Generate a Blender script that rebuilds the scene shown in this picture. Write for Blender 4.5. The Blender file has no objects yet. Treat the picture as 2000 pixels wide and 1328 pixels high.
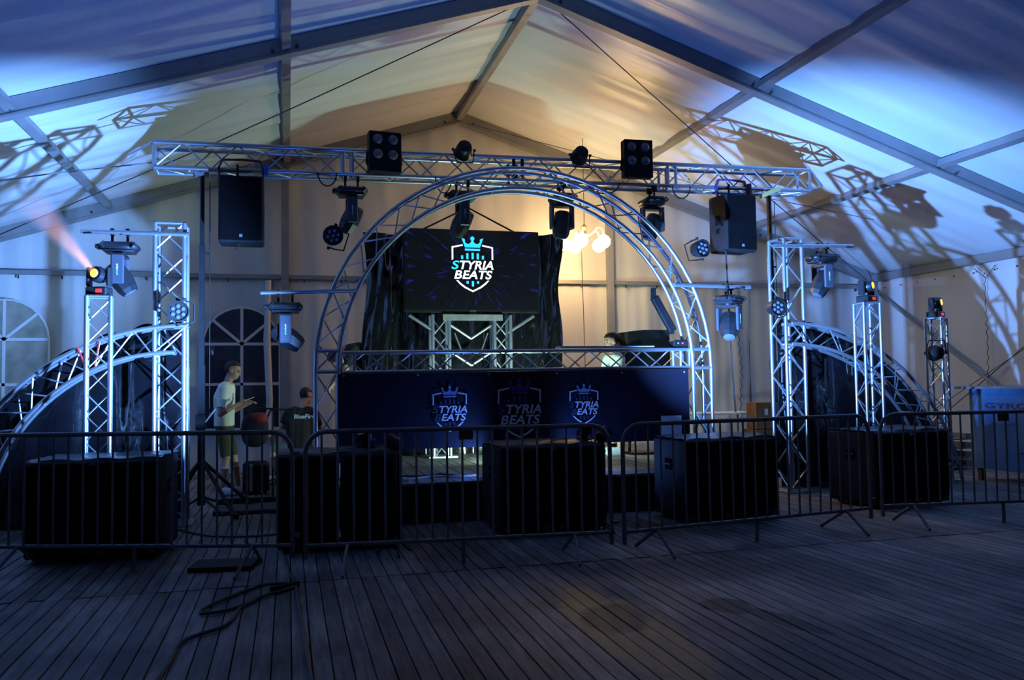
import bpy, bmesh, math, random
import numpy as np
from mathutils import Vector, Matrix, Quaternion

random.seed(7)
SC = bpy.context.scene
COL = SC.collection
PI = math.pi
V = Vector

# ------------------------------------------------------------------ camera
cam_d = bpy.data.cameras.new('camera')
cam = bpy.data.objects.new('camera', cam_d); COL.objects.link(cam)
cam_d.sensor_width = 36.0
cam_d.lens = 36.0 * 1644.2 / 2000.0
YAW, PITCH, ROLL = 0.2601, 0.0485, -0.0142
fw = V((math.sin(YAW) * math.cos(PITCH), math.cos(YAW) * math.cos(PITCH), math.sin(PITCH)))
rt = V((math.cos(YAW), -math.sin(YAW), 0)); up = rt.cross(fw)
r2 = math.cos(ROLL) * rt + math.sin(ROLL) * up
u2 = -math.sin(ROLL) * rt + math.cos(ROLL) * up
cam.matrix_world = Matrix(((r2.x, u2.x, -fw.x, 0), (r2.y, u2.y, -fw.y, 0), (r2.z, u2.z, -fw.z, 1.47), (0, 0, 0, 1)))
cam_d.clip_end = 200
SC.camera = cam

# ------------------------------------------------------------------ world, exposure
w = bpy.data.worlds.new('night'); SC.world = w; w.use_nodes = True
bg = w.node_tree.nodes['Background']
bg.inputs[0].default_value = (0.30, 0.32, 0.48, 1); bg.inputs[1].default_value = 0.06
SC.view_settings.view_transform = 'Standard'; SC.view_settings.look = 'None'
SC.view_settings.exposure = 0.0; SC.view_settings.gamma = 1.0
SC.view_settings.use_curve_mapping = False
try:
    cy_ = SC.cycles
    cy_.max_bounces = 4; cy_.diffuse_bounces = 3; cy_.glossy_bounces = 2; cy_.use_adaptive_sampling = True; cy_.adaptive_threshold = 0.04; cy_.adaptive_min_samples = 12; cy_.transmission_bounces = 2; cy_.volume_bounces = 0; cy_.transparent_max_bounces = 4
    cy_.caustics_reflective = False; cy_.caustics_refractive = False
except Exception:
    pass

SPOT_COL = (0.15, 0.38, 1.0); SPOT_W = 5200.0; SPILL_W = 200.0      # beam lights aimed left and right, and added fill lights for their spill
GLOBE_COL = (1.0, 0.66, 0.28); GLOBE_E = 62.0     # chandelier globes
BOOTH_COL = (0.62, 1.0, 0.82); BOOTH_W = 120.0     # work light inside the booth

# ------------------------------------------------------------------ materials
MATS = {}
def mat(name, col, rough=0.5, metal=0.0, var=0.12, scale=6.0, stretch=(1, 1, 1), bump=0.0, bscale=40.0,
        emit=None, estr=0.0, coat=0.0, spec=0.5, objvar=0.0, alpha=1.0, trans=0.0):
    if name in MATS: return MATS[name]
    m = bpy.data.materials.new(name); m.use_nodes = True
    nt = m.node_tree; N = nt.nodes; L = nt.links; b = N['Principled BSDF']
    b.inputs['Roughness'].default_value = rough; b.inputs['Metallic'].default_value = metal
    b.inputs['Specular IOR Level'].default_value = spec
    b.inputs['Coat Weight'].default_value = coat
    b.inputs['Transmission Weight'].default_value = trans
    b.inputs['Alpha'].default_value = alpha
    tc = N.new('ShaderNodeTexCoord'); mp = N.new('ShaderNodeMapping'); mp.inputs['Scale'].default_value = stretch
    L.new(tc.outputs['Object'], mp.inputs['Vector'])
    nz = N.new('ShaderNodeTexNoise'); nz.inputs['Scale'].default_value = scale; nz.inputs['Detail'].default_value = 2
    L.new(mp.outputs[0], nz.inputs['Vector'])
    rp = N.new('ShaderNodeValToRGB'); rp.color_ramp.elements[0].position = 0.3; rp.color_ramp.elements[1].position = 0.72
    rp.color_ramp.elements[0].color = tuple(c * (1 - var) for c in col) + (1,)
    rp.color_ramp.elements[1].color = tuple(min(1, c * (1 + var)) for c in col) + (1,)
    L.new(nz.outputs[0], rp.inputs[0])
    out = rp.outputs[0]
    if objvar:
        oi = N.new('ShaderNodeObjectInfo'); hs = N.new('ShaderNodeHueSaturation'); mr = N.new('ShaderNodeMapRange')
        mr.inputs[3].default_value = 1 - objvar; mr.inputs[4].default_value = 1 + objvar
        L.new(oi.outputs['Random'], mr.inputs[0]); L.new(mr.outputs[0], hs.inputs['Value']); L.new(out, hs.inputs['Color']); out = hs.outputs[0]
    L.new(out, b.inputs['Base Color'])
    if bump:
        n2 = N.new('ShaderNodeTexNoise'); n2.inputs['Scale'].default_value = bscale; n2.inputs['Detail'].default_value = 2
        L.new(mp.outputs[0], n2.inputs['Vector'])
        bp = N.new('ShaderNodeBump'); bp.inputs['Strength'].default_value = bump; bp.inputs['Distance'].default_value = 0.02
        L.new(n2.outputs[0], bp.inputs['Height']); L.new(bp.outputs[0], b.inputs['Normal'])
    if emit:
        b.inputs['Emission Color'].default_value = tuple(emit) + (1,); b.inputs['Emission Strength'].default_value = estr
    if emit and estr < 20:
        m.cycles.emission_sampling = 'NONE'
    MATS[name] = m
    return m

ALU = mat('truss_aluminium', (0.46, 0.48, 0.52), 0.36, 0.85, var=0.08, scale=14)
RAFT = mat('rafter_aluminium', (0.26, 0.255, 0.26), 0.5, 0.35, var=0.1, scale=3)
PVC = mat('tent_membrane', (0.68, 0.68, 0.70), 0.36, var=0.05, scale=1.2, bump=0.35, bscale=3.2, stretch=(0.12, 2.6, 0.12))
WALLM = mat('wall_membrane', (0.60, 0.58, 0.57), 0.5, var=0.07, scale=1.6, bump=0.3, bscale=4.0, stretch=(1.6, 1, 0.35))
BLK = mat('black_plastic', (0.012, 0.012, 0.014), 0.5, spec=0.12, var=0.2)
BLKM = mat('black_metal', (0.012, 0.012, 0.014), 0.5, 0.0, var=0.2, spec=0.25)
CAB = mat('cabinet_paint', (0.014, 0.015, 0.018), 0.55, spec=0.12, var=0.2, bump=0.15, bscale=260)
GRILL = mat('speaker_grille', (0.005, 0.005, 0.006), 0.8, spec=0.05, var=0.2, bump=0.4, bscale=300)
FOIL = mat('black_foil', (0.006, 0.006, 0.008), 0.16, var=0.2, bump=0.35, bscale=7, coat=0.4)
SHEETM = mat('sheet_plastic', (0.03, 0.032, 0.042), 0.32, var=0.2, bump=0.3, bscale=14)
MHB = mat('fixture_body', (0.016, 0.017, 0.021), 0.36, 0.1, var=0.15)
MHG = mat('fixture_panel', (0.06, 0.065, 0.09), 0.4, 0.1, var=0.1)
GALV = mat('galvanised_steel', (0.34, 0.34, 0.36), 0.45, 0.55, var=0.18, scale=9)
WOODT = mat('brown_plate', (0.10, 0.045, 0.018), 0.7, var=0.25)
BARR = mat('barrier_steel', (0.17, 0.17, 0.175), 0.55, 0.3, var=0.2, scale=9)
CABLE = mat('cable_rubber', (0.012, 0.012, 0.012), 0.6)
ROPE = mat('steel_cable', (0.05, 0.05, 0.055), 0.5, 0.4)
WHITE = mat('white_paint', (0.72, 0.74, 0.74), 0.5, var=0.05)
LENS = mat('frosted_lens', (0.13, 0.115, 0.11), 0.12, var=0.05, coat=0.6)
LENSD = mat('dark_lens', (0.10, 0.11, 0.14), 0.1, var=0.05, coat=0.8)
SKIN = mat('skin', (0.50, 0.28, 0.20), 0.55, var=0.06)
HAIRM = mat('dark_hair', (0.018, 0.012, 0.009), 0.6, var=0.3, scale=60)
SHIRTW = mat('pale_cotton', (0.78, 0.82, 0.72), 0.85, var=0.06)
SHIRTB = mat('black_cotton', (0.012, 0.012, 0.013), 0.9, var=0.2)
OLIVE = mat('olive_cotton', (0.075, 0.07, 0.03), 0.9, var=0.2)
GREYC = mat('grey_cotton', (0.17, 0.17, 0.18), 0.9, var=0.2)
SHOE = mat('pale_shoe', (0.62, 0.64, 0.70), 0.6, var=0.1)
BLUESTRAP = mat('blue_strap', (0.03, 0.10, 0.42), 0.6)
NAVY = mat('dark_strap', (0.02, 0.02, 0.05), 0.7)
YELL = mat('yellow_strap', (0.42, 0.34, 0.12), 0.6)
REDP = mat('red_plastic', (0.45, 0.03, 0.03), 0.45)
BLUEP = mat('blue_paint', (0.07, 0.20, 0.42), 0.5, var=0.15, scale=3)
CARD = mat('cardboard', (0.24, 0.12, 0.05), 0.8, var=0.15)
SKIRT = mat('stage_skirt', (0.008, 0.008, 0.009), 0.9, var=0.2)
BANNER = mat('banner_vinyl', (0.010, 0.010, 0.021), 0.5, spec=0.2, var=0.25, scale=1.5)
INKW = mat('white_ink', (0.62, 0.64, 0.70), 0.5, var=0.04)
INKB = mat('blue_ink', (0.012, 0.03, 0.22), 0.5, var=0.1)
INKS = mat('steel_blue_ink', (0.16, 0.22, 0.40), 0.5, var=0.1)
INKD = mat('dark_blue_ink', (0.03, 0.04, 0.09), 0.5, var=0.1)
EW = mat('lit_white', (0.8, 0.8, 0.8), 0.5, emit=(0.92, 0.96, 1.0), estr=1.5)
EC = mat('lit_cyan', (0.05, 0.5, 0.7), 0.5, emit=(0.02, 0.50, 0.95), estr=1.25)
EO = mat('amber_lens_glow', (1, 0.5, 0.1), 0.3, emit=(1.0, 0.36, 0.015), estr=7.0)
ER = mat('red_display', (0.5, 0.02, 0.02), 0.3, emit=(1.0, 0.03, 0.02), estr=1.2)
EB = mat('blue_led', (0.02, 0.05, 0.6), 0.3, emit=(0.05, 0.15, 1.0), estr=3.0)
EGLOBE = mat('globe_glass', (1, 0.9, 0.7), 0.3, var=0.02, emit=GLOBE_COL, estr=GLOBE_E)
ESPOT = mat('flood_lens_glow', (0.6, 0.7, 1), 0.3, emit=SPOT_COL, estr=4.0)
EBOOTH = mat('work_light_glow', (0.7, 1, 0.9), 0.3, emit=BOOTH_COL, estr=3.0)
GREENL = mat('green_logo', (0.10, 0.62, 0.25), 0.5, var=0.1)
PANED = mat('dark_window_film', (0.028, 0.032, 0.055), 0.16, var=0.25, bump=0.25, bscale=4, coat=0.3)
PANE_LIT = mat('warm_lit_window_film', (0.30, 0.27, 0.21), 0.25, var=0.25, scale=4, bump=0.25, bscale=4)  # lit copy of the window film, warm light put into its colour

def plank_material():
    m = bpy.data.materials.new('weathered_planks'); m.use_nodes = True
    nt = m.node_tree; N = nt.nodes; L = nt.links; b = N['Principled BSDF']
    b.inputs['Roughness'].default_value = 0.62
    b.inputs['Specular IOR Level'].default_value = 0.35
    geo = N.new('ShaderNodeNewGeometry'); oi = N.new('ShaderNodeObjectInfo')
    mp = N.new('ShaderNodeMapping'); mp.inputs['Scale'].default_value = (9, 0.9, 9); L.new(geo.outputs['Position'], mp.inputs[0])
    g = N.new('ShaderNodeTexNoise'); g.inputs['Scale'].default_value = 3; g.inputs['Detail'].default_value = 6; L.new(mp.outputs[0], g.inputs['Vector'])
    rp = N.new('ShaderNodeValToRGB'); rp.color_ramp.elements[0].position = 0.28; rp.color_ramp.elements[1].position = 0.75
    rp.color_ramp.elements[0].color = (0.115, 0.102, 0.097, 1); rp.color_ramp.elements[1].color = (0.33, 0.30, 0.285, 1)
    L.new(g.outputs[0], rp.inputs[0])
    hs = N.new('ShaderNodeHueSaturation'); mr = N.new('ShaderNodeMapRange'); mr.inputs[3].default_value = 0.62; mr.inputs[4].default_value = 1.3
    L.new(oi.outputs['Random'], mr.inputs[0]); L.new(mr.outputs[0], hs.inputs['Value']); L.new(rp.outputs[0], hs.inputs['Color'])
    col = hs.outputs[0]
    blot = N.new('ShaderNodeTexNoise'); blot.inputs['Scale'].default_value = 0.9; blot.inputs['Detail'].default_value = 5
    L.new(geo.outputs['Position'], blot.inputs['Vector'])
    br = N.new('ShaderNodeValToRGB'); br.color_ramp.elements[0].position = 0.35; br.color_ramp.elements[1].position = 0.6
    br.color_ramp.elements[0].color = (0.42, 0.40, 0.40, 1); br.color_ramp.elements[1].color = (1.08, 1.05, 1.0, 1); L.new(blot.outputs[0], br.inputs[0])
    mx = N.new('ShaderNodeMixRGB'); mx.blend_type = 'MULTIPLY'; mx.inputs[0].default_value = 1
    L.new(col, mx.inputs[1]); L.new(br.outputs[0], mx.inputs[2]); col = mx.outputs[0]
    # worn stains: ellipses around fixed spots on the floor, edges broken by noise
    wn = N.new('ShaderNodeTexNoise'); wn.inputs['Scale'].default_value = 4; wn.inputs['Detail'].default_value = 10; wn.inputs['Roughness'].default_value = 0.72; L.new(geo.outputs['Position'], wn.inputs['Vector'])
    def stain(col, c, r, rot, tint, thr, soft, amount):
        sub = N.new('ShaderNodeVectorMath'); sub.operation = 'SUBTRACT'; sub.inputs[1].default_value = c; L.new(geo.outputs['Position'], sub.inputs[0])
        ro = N.new('ShaderNodeVectorRotate'); ro.rotation_type = 'Z_AXIS'; ro.inputs['Angle'].default_value = rot; L.new(sub.outputs[0], ro.inputs['Vector'])
        sc = N.new('ShaderNodeVectorMath'); sc.operation = 'MULTIPLY'; sc.inputs[1].default_value = (1 / r[0], 1 / r[1], 0); L.new(ro.outputs[0], sc.inputs[0])
        ln = N.new('ShaderNodeVectorMath'); ln.operation = 'LENGTH'; L.new(sc.outputs[0], ln.inputs[0])
        ad = N.new('ShaderNodeMath'); ad.operation = 'ADD'; L.new(ln.outputs['Value'], ad.inputs[0]); L.new(wn.outputs[0], ad.inputs[1])
        ms = N.new('ShaderNodeMapRange'); ms.inputs[1].default_value = thr; ms.inputs[2].default_value = thr + soft
        ms.inputs[3].default_value = amount; ms.inputs[4].default_value = 0; L.new(ad.outputs[0], ms.inputs[0])
        x = N.new('ShaderNodeMixRGB'); x.blend_type = 'MIX'; x.inputs[2].default_value = tint + (1,)
        L.new(ms.outputs[0], x.inputs[0]); L.new(col, x.inputs[1]); return x.outputs[0]
    col = stain(col, (1.93, 4.75, 0), (0.33, 1.25), 0.0, (0.40, 0.25, 0.09), 1.18, 0.22, 0.85)
    col = stain(col, (1.95, 4.95, 0), (0.30, 0.42), 0.3, (0.06, 0.048, 0.036), 1.12, 0.2, 0.85)
    col = stain(col, (2.74, 4.98, 0), (0.17, 0.22), 0.0, (0.022, 0.02, 0.022), 1.35, 0.08, 0.95)
    col = stain(col, (2.90, 4.60, 0), (0.10, 0.42), -0.25, (0.022, 0.02, 0.022), 1.35, 0.08, 0.95)
    col = stain(col, (3.9, 5.6, 0), (0.35, 0.8), 0.2, (0.04, 0.04, 0.046), 1.2, 0.4, 0.7)
    col = stain(col, (2.9, 6.0, 0), (0.8, 0.35), 0.2, (0.045, 0.042, 0.045), 1.2, 0.5, 0.6)
    L.new(col, b.inputs['Base Color'])
    bp = N.new('ShaderNodeBump'); bp.inputs['Strength'].default_value = 0.35; bp.inputs['Distance'].default_value = 0.01
    L.new(g.outputs[0], bp.inputs['Height']); L.new(bp.outputs[0], b.inputs['Normal'])
    return m
PLANK = plank_material()

def screen_material():
    m = bpy.data.materials.new('screen_picture'); m.use_nodes = True
    nt = m.node_tree; N = nt.nodes; L = nt.links; b = N['Principled BSDF']
    b.inputs['Base Color'].default_value = (0.006, 0.006, 0.008, 1); b.inputs['Roughness'].default_value = 0.25
    tc = N.new('ShaderNodeTexCoord'); sx = N.new('ShaderNodeSeparateXYZ'); L.new(tc.outputs['Object'], sx.inputs[0])
    at = N.new('ShaderNodeMath'); at.operation = 'ARCTAN2'; L.new(sx.outputs[2], at.inputs[0]); L.new(sx.outputs[0], at.inputs[1])
    ln = N.new('ShaderNodeVectorMath'); ln.operation = 'LENGTH'; L.new(tc.outputs['Object'], ln.inputs[0])
    cb = N.new('ShaderNodeCombineXYZ'); L.new(at.outputs[0], cb.inputs[0]); L.new(ln.outputs['Value'], cb.inputs[1])
    mp = N.new('ShaderNodeMapping'); mp.inputs['Scale'].default_value = (9.0, 2.2, 1); L.new(cb.outputs[0], mp.inputs[0])
    nz = N.new('ShaderNodeTexNoise'); nz.inputs['Scale'].default_value = 1.6; nz.inputs['Detail'].default_value = 2; L.new(mp.outputs[0], nz.inputs['Vector'])
    rp = N.new('ShaderNodeValToRGB'); e = rp.color_ramp.elements
    e[0].position = 0.60; e[0].color = (0.0012, 0.0014, 0.003, 1); e[1].position = 0.78; e[1].color = (0.015, 0.012, 0.22, 1)
    L.new(nz.outputs[0], rp.inputs[0]); L.new(rp.outputs[0], b.inputs['Emission Color']); b.inputs['Emission Strength'].default_value = 1.0
    m.cycles.emission_sampling = 'NONE'
    return m
SCREEN = screen_material()

# ------------------------------------------------------------------ builders
class MB:
    def __init__(s): s.v = []; s.f = []
    def add(s, vs, fs):
        o = len(s.v); s.v += [tuple(p) for p in vs]; s.f += [tuple(i + o for i in f) for f in fs]; return s
    def box(s, c, d, rot=None):
        vs = []
        for x in (-.5, .5):
            for y in (-.5, .5):
                for z in (-.5, .5):
                    p = V((x * d[0], y * d[1], z * d[2]))
                    if rot is not None: p = rot @ p
                    vs.append(p + V(c))
        return s.add(vs, [(0, 1, 3, 2), (4, 6, 7, 5), (0, 4, 5, 1), (2, 3, 7, 6), (0, 2, 6, 4), (1, 5, 7, 3)])
    def bbox(s, c, d, b=0.01, rot=None):
        # box with chamfered edges
        hx, hy, hz = d[0] / 2, d[1] / 2, d[2] / 2; vs = []; idx = {}
        for sx in (-1, 1):
            for sy in (-1, 1):
                for sz in (-1, 1):
                    for a in range(3):
                        p = [sx * hx, sy * hy, sz * hz]
                        for k in range(3):
                            if k != a: p[k] -= (sx, sy, sz)[k] * b
                        idx[(sx, sy, sz, a)] = len(vs)
                        q = V(p)
                        if rot is not None: q = rot @ q
                        vs.append(q + V(c))
        F = []
        for a in range(3):
            o = [k for k in range(3) if k != a]
            for sgn in (-1, 1):
                cyc = []
                for (p, q) in ((-1, -1), (1, -1), (1, 1), (-1, 1)):
                    t = [0, 0, 0]; t[a] = sgn; t[o[0]] = p; t[o[1]] = q; cyc.append(idx[tuple(t) + (a,)])
                F.append(cyc if (sgn > 0) != (a == 1) else cyc[::-1])
        for a in range(3):
            o = [k for k in range(3) if k != a]
            for p in (-1, 1):
                for q in (-1, 1):
                    t1 = [0, 0, 0]; t1[o[0]] = p; t1[o[1]] = q; t2 = list(t1); t1[a] = -1; t2[a] = 1
                    F.append((idx[tuple(t1) + (o[0],)], idx[tuple(t2) + (o[0],)], idx[tuple(t2) + (o[1],)], idx[tuple(t1) + (o[1],)]))
        for sx in (-1, 1):
            for sy in (-1, 1):
                for sz in (-1, 1): F.append(tuple(idx[(sx, sy, sz, a)] for a in range(3)))
        return s.add(vs, F)
    def path(s, pts, r, n=6, closed=False, flat=None):
        pts = [V(p) for p in pts]; m = len(pts); rings = []; prev = None
        for i, p in enumerate(pts):
            if closed: t = pts[(i + 1) % m] - pts[i - 1]
            else: t = pts[min(i + 1, m - 1)] - pts[max(i - 1, 0)]
            t.normalize()
            if prev is None:
                a = V((0, 0, 1)) if abs(t.z) < 0.9 else V((1, 0, 0)); a = (a - t * a.dot(t)).normalized()
            else:
                a = prev - t * prev.dot(t); a.normalize()
            prev = a; b = t.cross(a); rr = r[i] if isinstance(r, (list, tuple)) else r
            fl = flat or (1, 1)
            rings.append([p + rr * (math.cos(2 * PI * k / n) * a * fl[0] + math.sin(2 * PI * k / n) * b * fl[1]) for k in range(n)])
        vs = [q for ring in rings for q in ring]; F = []
        for i in range(m if closed else m - 1):
            j = (i + 1) % m
            for k in range(n):
                F.append((i * n + k, i * n + (k + 1) % n, j * n + (k + 1) % n, j * n + k))
        if not closed: F += [tuple(range(n))[::-1], tuple((m - 1) * n + k for k in range(n))]
        return s.add(vs, F)
    def lathe(s, prof, c=(0, 0, 0), axis='Z', n=16, rot=None):
        vs = []; m = len(prof)
        for (r, z) in prof:
            for k in range(n):
                a = 2 * PI * k / n; p = V((r * math.cos(a), r * math.sin(a), z))
                if axis == 'Y': p = V((p.x, p.z, p.y))
                if axis == 'X': p = V((p.z, p.y, p.x))
                if rot is not None: p = rot @ p
                vs.append(p + V(c))
        F = [(i * n + k, i * n + (k + 1) % n, (i + 1) * n + (k + 1) % n, (i + 1) * n + k) for i in range(m - 1) for k in range(n)]
        F += [tuple(range(n))[::-1], tuple((m - 1) * n + k for k in range(n))]
        return s.add(vs, F)
    def prism(s, poly, y0, y1, tf=None):
        # polygon in XZ pushed from y0 to y1
        n = len(poly); vs = [V((x, y0, z)) for x, z in poly] + [V((x, y1, z)) for x, z in poly]
        if tf: vs = [tf(p) for p in vs]
        return s.add(vs, [tuple(range(n)), tuple(range(2 * n - 1, n - 1, -1))] + [(i, i + n, (i + 1) % n + n, (i + 1) % n) for i in range(n)])
    def grid(s, fn, nu, nv):
        vs = [fn(i / nu, j / nv) for j in range(nv + 1) for i in range(nu + 1)]
        return s.add(vs, [(j * (nu + 1) + i, j * (nu + 1) + i + 1, (j + 1) * (nu + 1) + i + 1, (j + 1) * (nu + 1) + i) for j in range(nv) for i in range(nu)])
    def mesh(s, name, m, smooth=False):
        me = bpy.data.meshes.new(name); me.from_pydata(s.v, [], s.f)
        bm = bmesh.new(); bm.from_mesh(me); bmesh.ops.recalc_face_normals(bm, faces=bm.faces); bm.to_mesh(me); bm.free()
        if m: me.materials.append(m)
        if smooth:
            me.polygons.foreach_set('use_smooth', [True] * len(me.polygons))
            try: me.set_sharp_from_angle(angle=0.7)
            except Exception: pass
        return me
    def build(s, name, m, parent=None, smooth=False, loc=None):
        return link(name, s.mesh(name, m, smooth), parent, loc)

def link(name, me, parent=None, loc=None):
    o = bpy.data.objects.new(name, me); COL.objects.link(o)
    if parent is not None: o.parent = parent
    if loc is not None: o.location = loc
    return o
def tag(o, label=None, cat=None, group=None, kind=None):
    if label: o['label'] = label
    if cat: o['category'] = cat
    if group: o['group'] = group
    if kind: o['kind'] = kind
    return o
def thing(name, label, cat, loc=(0, 0, 0), rotz=0.0, group=None, kind=None):
    o = link(name, None); o.empty_display_size = 0.1; o.location = loc; o.rotation_euler = (0, 0, rotz)
    return tag(o, label, cat, group, kind)
def copy_tree(o, parent=None):
    c = o.copy(); COL.objects.link(c)
    if parent is not None: c.parent = parent
    for ch in list(o.children): copy_tree(ch, c)
    return c
ROD = {}
def rod(name, p0, p1, r, m, parent, n=8):
    key = (round(r, 4), m.name, n)
    if key not in ROD:
        b = MB(); b.path([(0, 0, 0), (0, 0, 1)], r, n); ROD[key] = b.mesh(name, m, True)
    p0, p1 = V(p0), V(p1); d = p1 - p0
    o = link(name, ROD[key], parent)
    o.location = p0; o.rotation_mode = 'QUATERNION'; o.rotation_quaternion = d.to_track_quat('Z', 'Y'); o.scale = (1, 1, d.length)
    return o
BOXM = {}
def boxpart(name, c, d, m, parent, b=0.0):
    key = (tuple(round(x, 4) for x in d), m.name, b)
    if key not in BOXM:
        q = MB(); (q.bbox((0, 0, 0), d, b) if b else q.box((0, 0, 0), d)); BOXM[key] = q.mesh(name, m)
    return link(name, BOXM[key], parent, c)
def arc(c, r, a0, a1, n, y=0.0):
    return [(c[0] + r * math.cos(a0 + (a1 - a0) * i / n), y, c[1] + r * math.sin(a0 + (a1 - a0) * i / n)) for i in range(n + 1)]
def text_mesh(txt, size, shear=0.22, bold=0.012, spacing=1.0):
    cu = bpy.data.curves.new('lettering', 'FONT'); cu.body = txt; cu.size = size; cu.shear = shear; cu.offset = bold * size
    cu.space_character = spacing; cu.align_x = 'CENTER'; cu.extrude = 0.0005
    o = bpy.data.objects.new('lettering', cu); COL.objects.link(o)
    me = bpy.data.meshes.new_from_object(o.evaluated_get(bpy.context.evaluated_depsgraph_get()))
    bpy.data.objects.remove(o); bpy.data.curves.remove(cu)
    co = np.zeros(len(me.vertices) * 3); me.vertices.foreach_get('co', co); co = co.reshape(-1, 3)
    return me, co
def lettering(txt, w, h, m, parent, c, rot=(PI / 2, 0, 0), shear=0.22, bold=0.012, name='lettering'):
    me, co = text_mesh(txt, 1.0, shear, bold)
    lo, hi = co.min(0), co.max(0); mid = (lo + hi) / 2; s = np.array([w / (hi[0] - lo[0]), h / (hi[1] - lo[1]), 1.0])
    co = (co - mid) * s; me.vertices.foreach_set('co', co.ravel()); me.update()
    me.materials.clear(); me.materials.append(m)
    o = link(name, me, parent, c); o.rotation_euler = rot
    return o

# ------------------------------------------------------------------ tent geometry
XC, ZA, MS = 2.95, 6.10, 0.3209          # ridge position, underside of rafters at the ridge, roof slope
XL, XR = XC - 8.6, XC + 8.6
YG, YN = 14.6, 9.6                       # gable frame, next frame
def zu(x): return ZA - MS * abs(x - XC)  # underside of rafter
RT = 0.20                                # rafter depth
def zf(x): return zu(x) + RT             # membrane

# floor
floor = MB().box((XC, 6.8, -0.06), (17.6, 16.0, 0.06)).build('floor', mat('floor_base', (0.02, 0.018, 0.017), 0.9)); tag(floor, kind='structure')
PW = 0.103
def plank_mesh(L):
    b = MB(); b.bbox((0, 0, 0), (PW - 0.007, L, 0.03), 0.003); return b.mesh('plank', PLANK)
rows = int((XR - XL) / PW)
PM = [plank_mesh(4.96), plank_mesh(4.98), plank_mesh(4.94)]
rest = MB()
for i in range(rows):
    x = XL + (i + 0.5) * PW; off = 0.0
    for (y0, y1, xa, xb) in ((1.55, 6.53, -2.3, 6.6), (6.53, 11.51, -3.9, 11.5), (11.51, 14.58, 99, 99), (-1.1, 1.55, 99, 99)):
        if xa <= x <= xb:
            o = link('plank', random.choice(PM), floor, (x + random.uniform(-.001, .001), (y0 + y1) / 2, -0.015 + random.uniform(-.003, .0)))
        else:
            rest.bbox((x, (y0 + y1) / 2, -0.016), (PW - 0.007, y1 - y0 - .02, 0.03), 0.003)
r_ = rest.build('far_planks', PLANK, floor); tag(r_, kind='stuff')

# roof membrane
ceil = thing('ceiling', None, None, (XC, 7, 6.1), kind='structure')
def roof_panel(side, y0, y1, seed):
    rnd = random.Random(seed); ph = [rnd.uniform(0, 6) for _ in range(6)]
    def fn(u, v):
        x = XC + side * 8.75 * u; y = y0 + (y1 - y0) * v
        e = math.sin(PI * v)
        wv = 0.018 * math.sin(v * 26 + ph[0] + 1.5 * math.sin(u * 3 + ph[1])) + 0.012 * math.sin(v * 47 + ph[2] + u * 2.2) + 0.010 * math.sin(v * 75 + ph[3] - u * 1.4)
        return (x - XC, y - 7, zf(x) - 6.1 - 0.05 * e + wv * e * (0.4 + 0.6 * math.sin(PI * min(1, u * 1.1))))
    return MB().grid(fn, 24, 110).build('roof_panel', PVC, ceil, True)
for i, (y0, y1) in enumerate(((9.6, 14.72), (4.6, 9.6), (-1.2, 4.6))):
    roof_panel(-1, y0, y1, i); roof_panel(1, y0, y1, i + 10)

# rafters, purlins
def rafter(side, Y, name, wdt=0.12):
    x1 = XL - 0.05 if side < 0 else XR + 0.05
    b = MB(); L = []
    for (x, yy) in ((XC, 0), (x1, 0)): L.append((x, zu(x)))
    poly = [(L[0][0], L[0][1]), (L[1][0], L[1][1]), (L[1][0], L[1][1] + RT - .01), (L[0][0], L[0][1] + RT - .01)]
    b.prism(poly, Y - wdt / 2, Y + wdt / 2)
    o = b.build(name, RAFT); tag(o, kind='structure')
    # flanges top and bottom
    f = MB(); f.prism([(L[0][0], L[0][1] - .012), (L[1][0], L[1][1] - .012), (L[1][0], L[1][1] + .012), (L[0][0], L[0][1] + .012)], Y - wdt / 2 - .012, Y + wdt / 2 + .012)
    f.build('flange', RAFT, o)
    for k in (0.03, 0.33, 0.36, 0.66, 0.69):
        x = XC + (x1 - XC) * k
        q = MB(); q.lathe([(0.018, 0), (0.018, -0.02)], (x, Y - wdt / 2, zu(x) + 0.06), 'Y', 8); q.build('bolt', ROPE, o)
    return o
for n_, (s_, y_) in enumerate(((-1, YN), (1, YN), (-1, YG), (1, YG))):
    rafter(s_, y_, 'trim_%d' % (n_ + 1))
n_ = 5
for xp in (XC, XC - 2.98, XC + 2.98, XC - 5.72, XC + 5.72, XL + .06, XR - .06):
    for (y0, y1) in ((YN + .06, YG - .06), (-1.1, YN - .06)):
        zc = zu(xp) + 0.1; b = MB()
        if xp in (XC,): b.box((xp, (y0 + y1) / 2, zc - .02), (0.10, y1 - y0, 0.12))
        elif abs(xp - XC) > 8: b.box((xp, (y0 + y1) / 2, zc - .02), (0.12, y1 - y0, 0.14))
        else: b.box((xp, (y0 + y1) / 2, zc), (0.10, y1 - y0, 0.10), Matrix.Rotation(math.atan(MS) * (1 if xp > XC else -1), 3, 'Y'))
        tag(b.build('trim_%d' % n_, RAFT), kind='structure'); n_ += 1

# side walls
def side_wall(name, X, s):
    def fn(u, v):
        y = -1.1 + 15.7 * u; z = 3.42 * v
        return (X + s * (0.03 * math.sin(y * 5.1) + 0.02 * math.sin(y * 11 + z * 2)) * (1 - v * .7), y, z)
    o = MB().grid(fn, 120, 10).build(name, WALLM, None, True); tag(o, kind='structure'); return o
wl = side_wall('wall_left', XL, 1); wr = side_wall('wall_right', XR + .02, -1)
for Y in (YG - .02, YN, 4.6):
    boxpart('post', (XR - .08, Y, 1.67), (0.14, 0.14, 3.34), RAFT, wr)
    boxpart('post', (XL + .08, Y, 1.67), (0.14, 0.14, 3.34), RAFT, wl)
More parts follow.
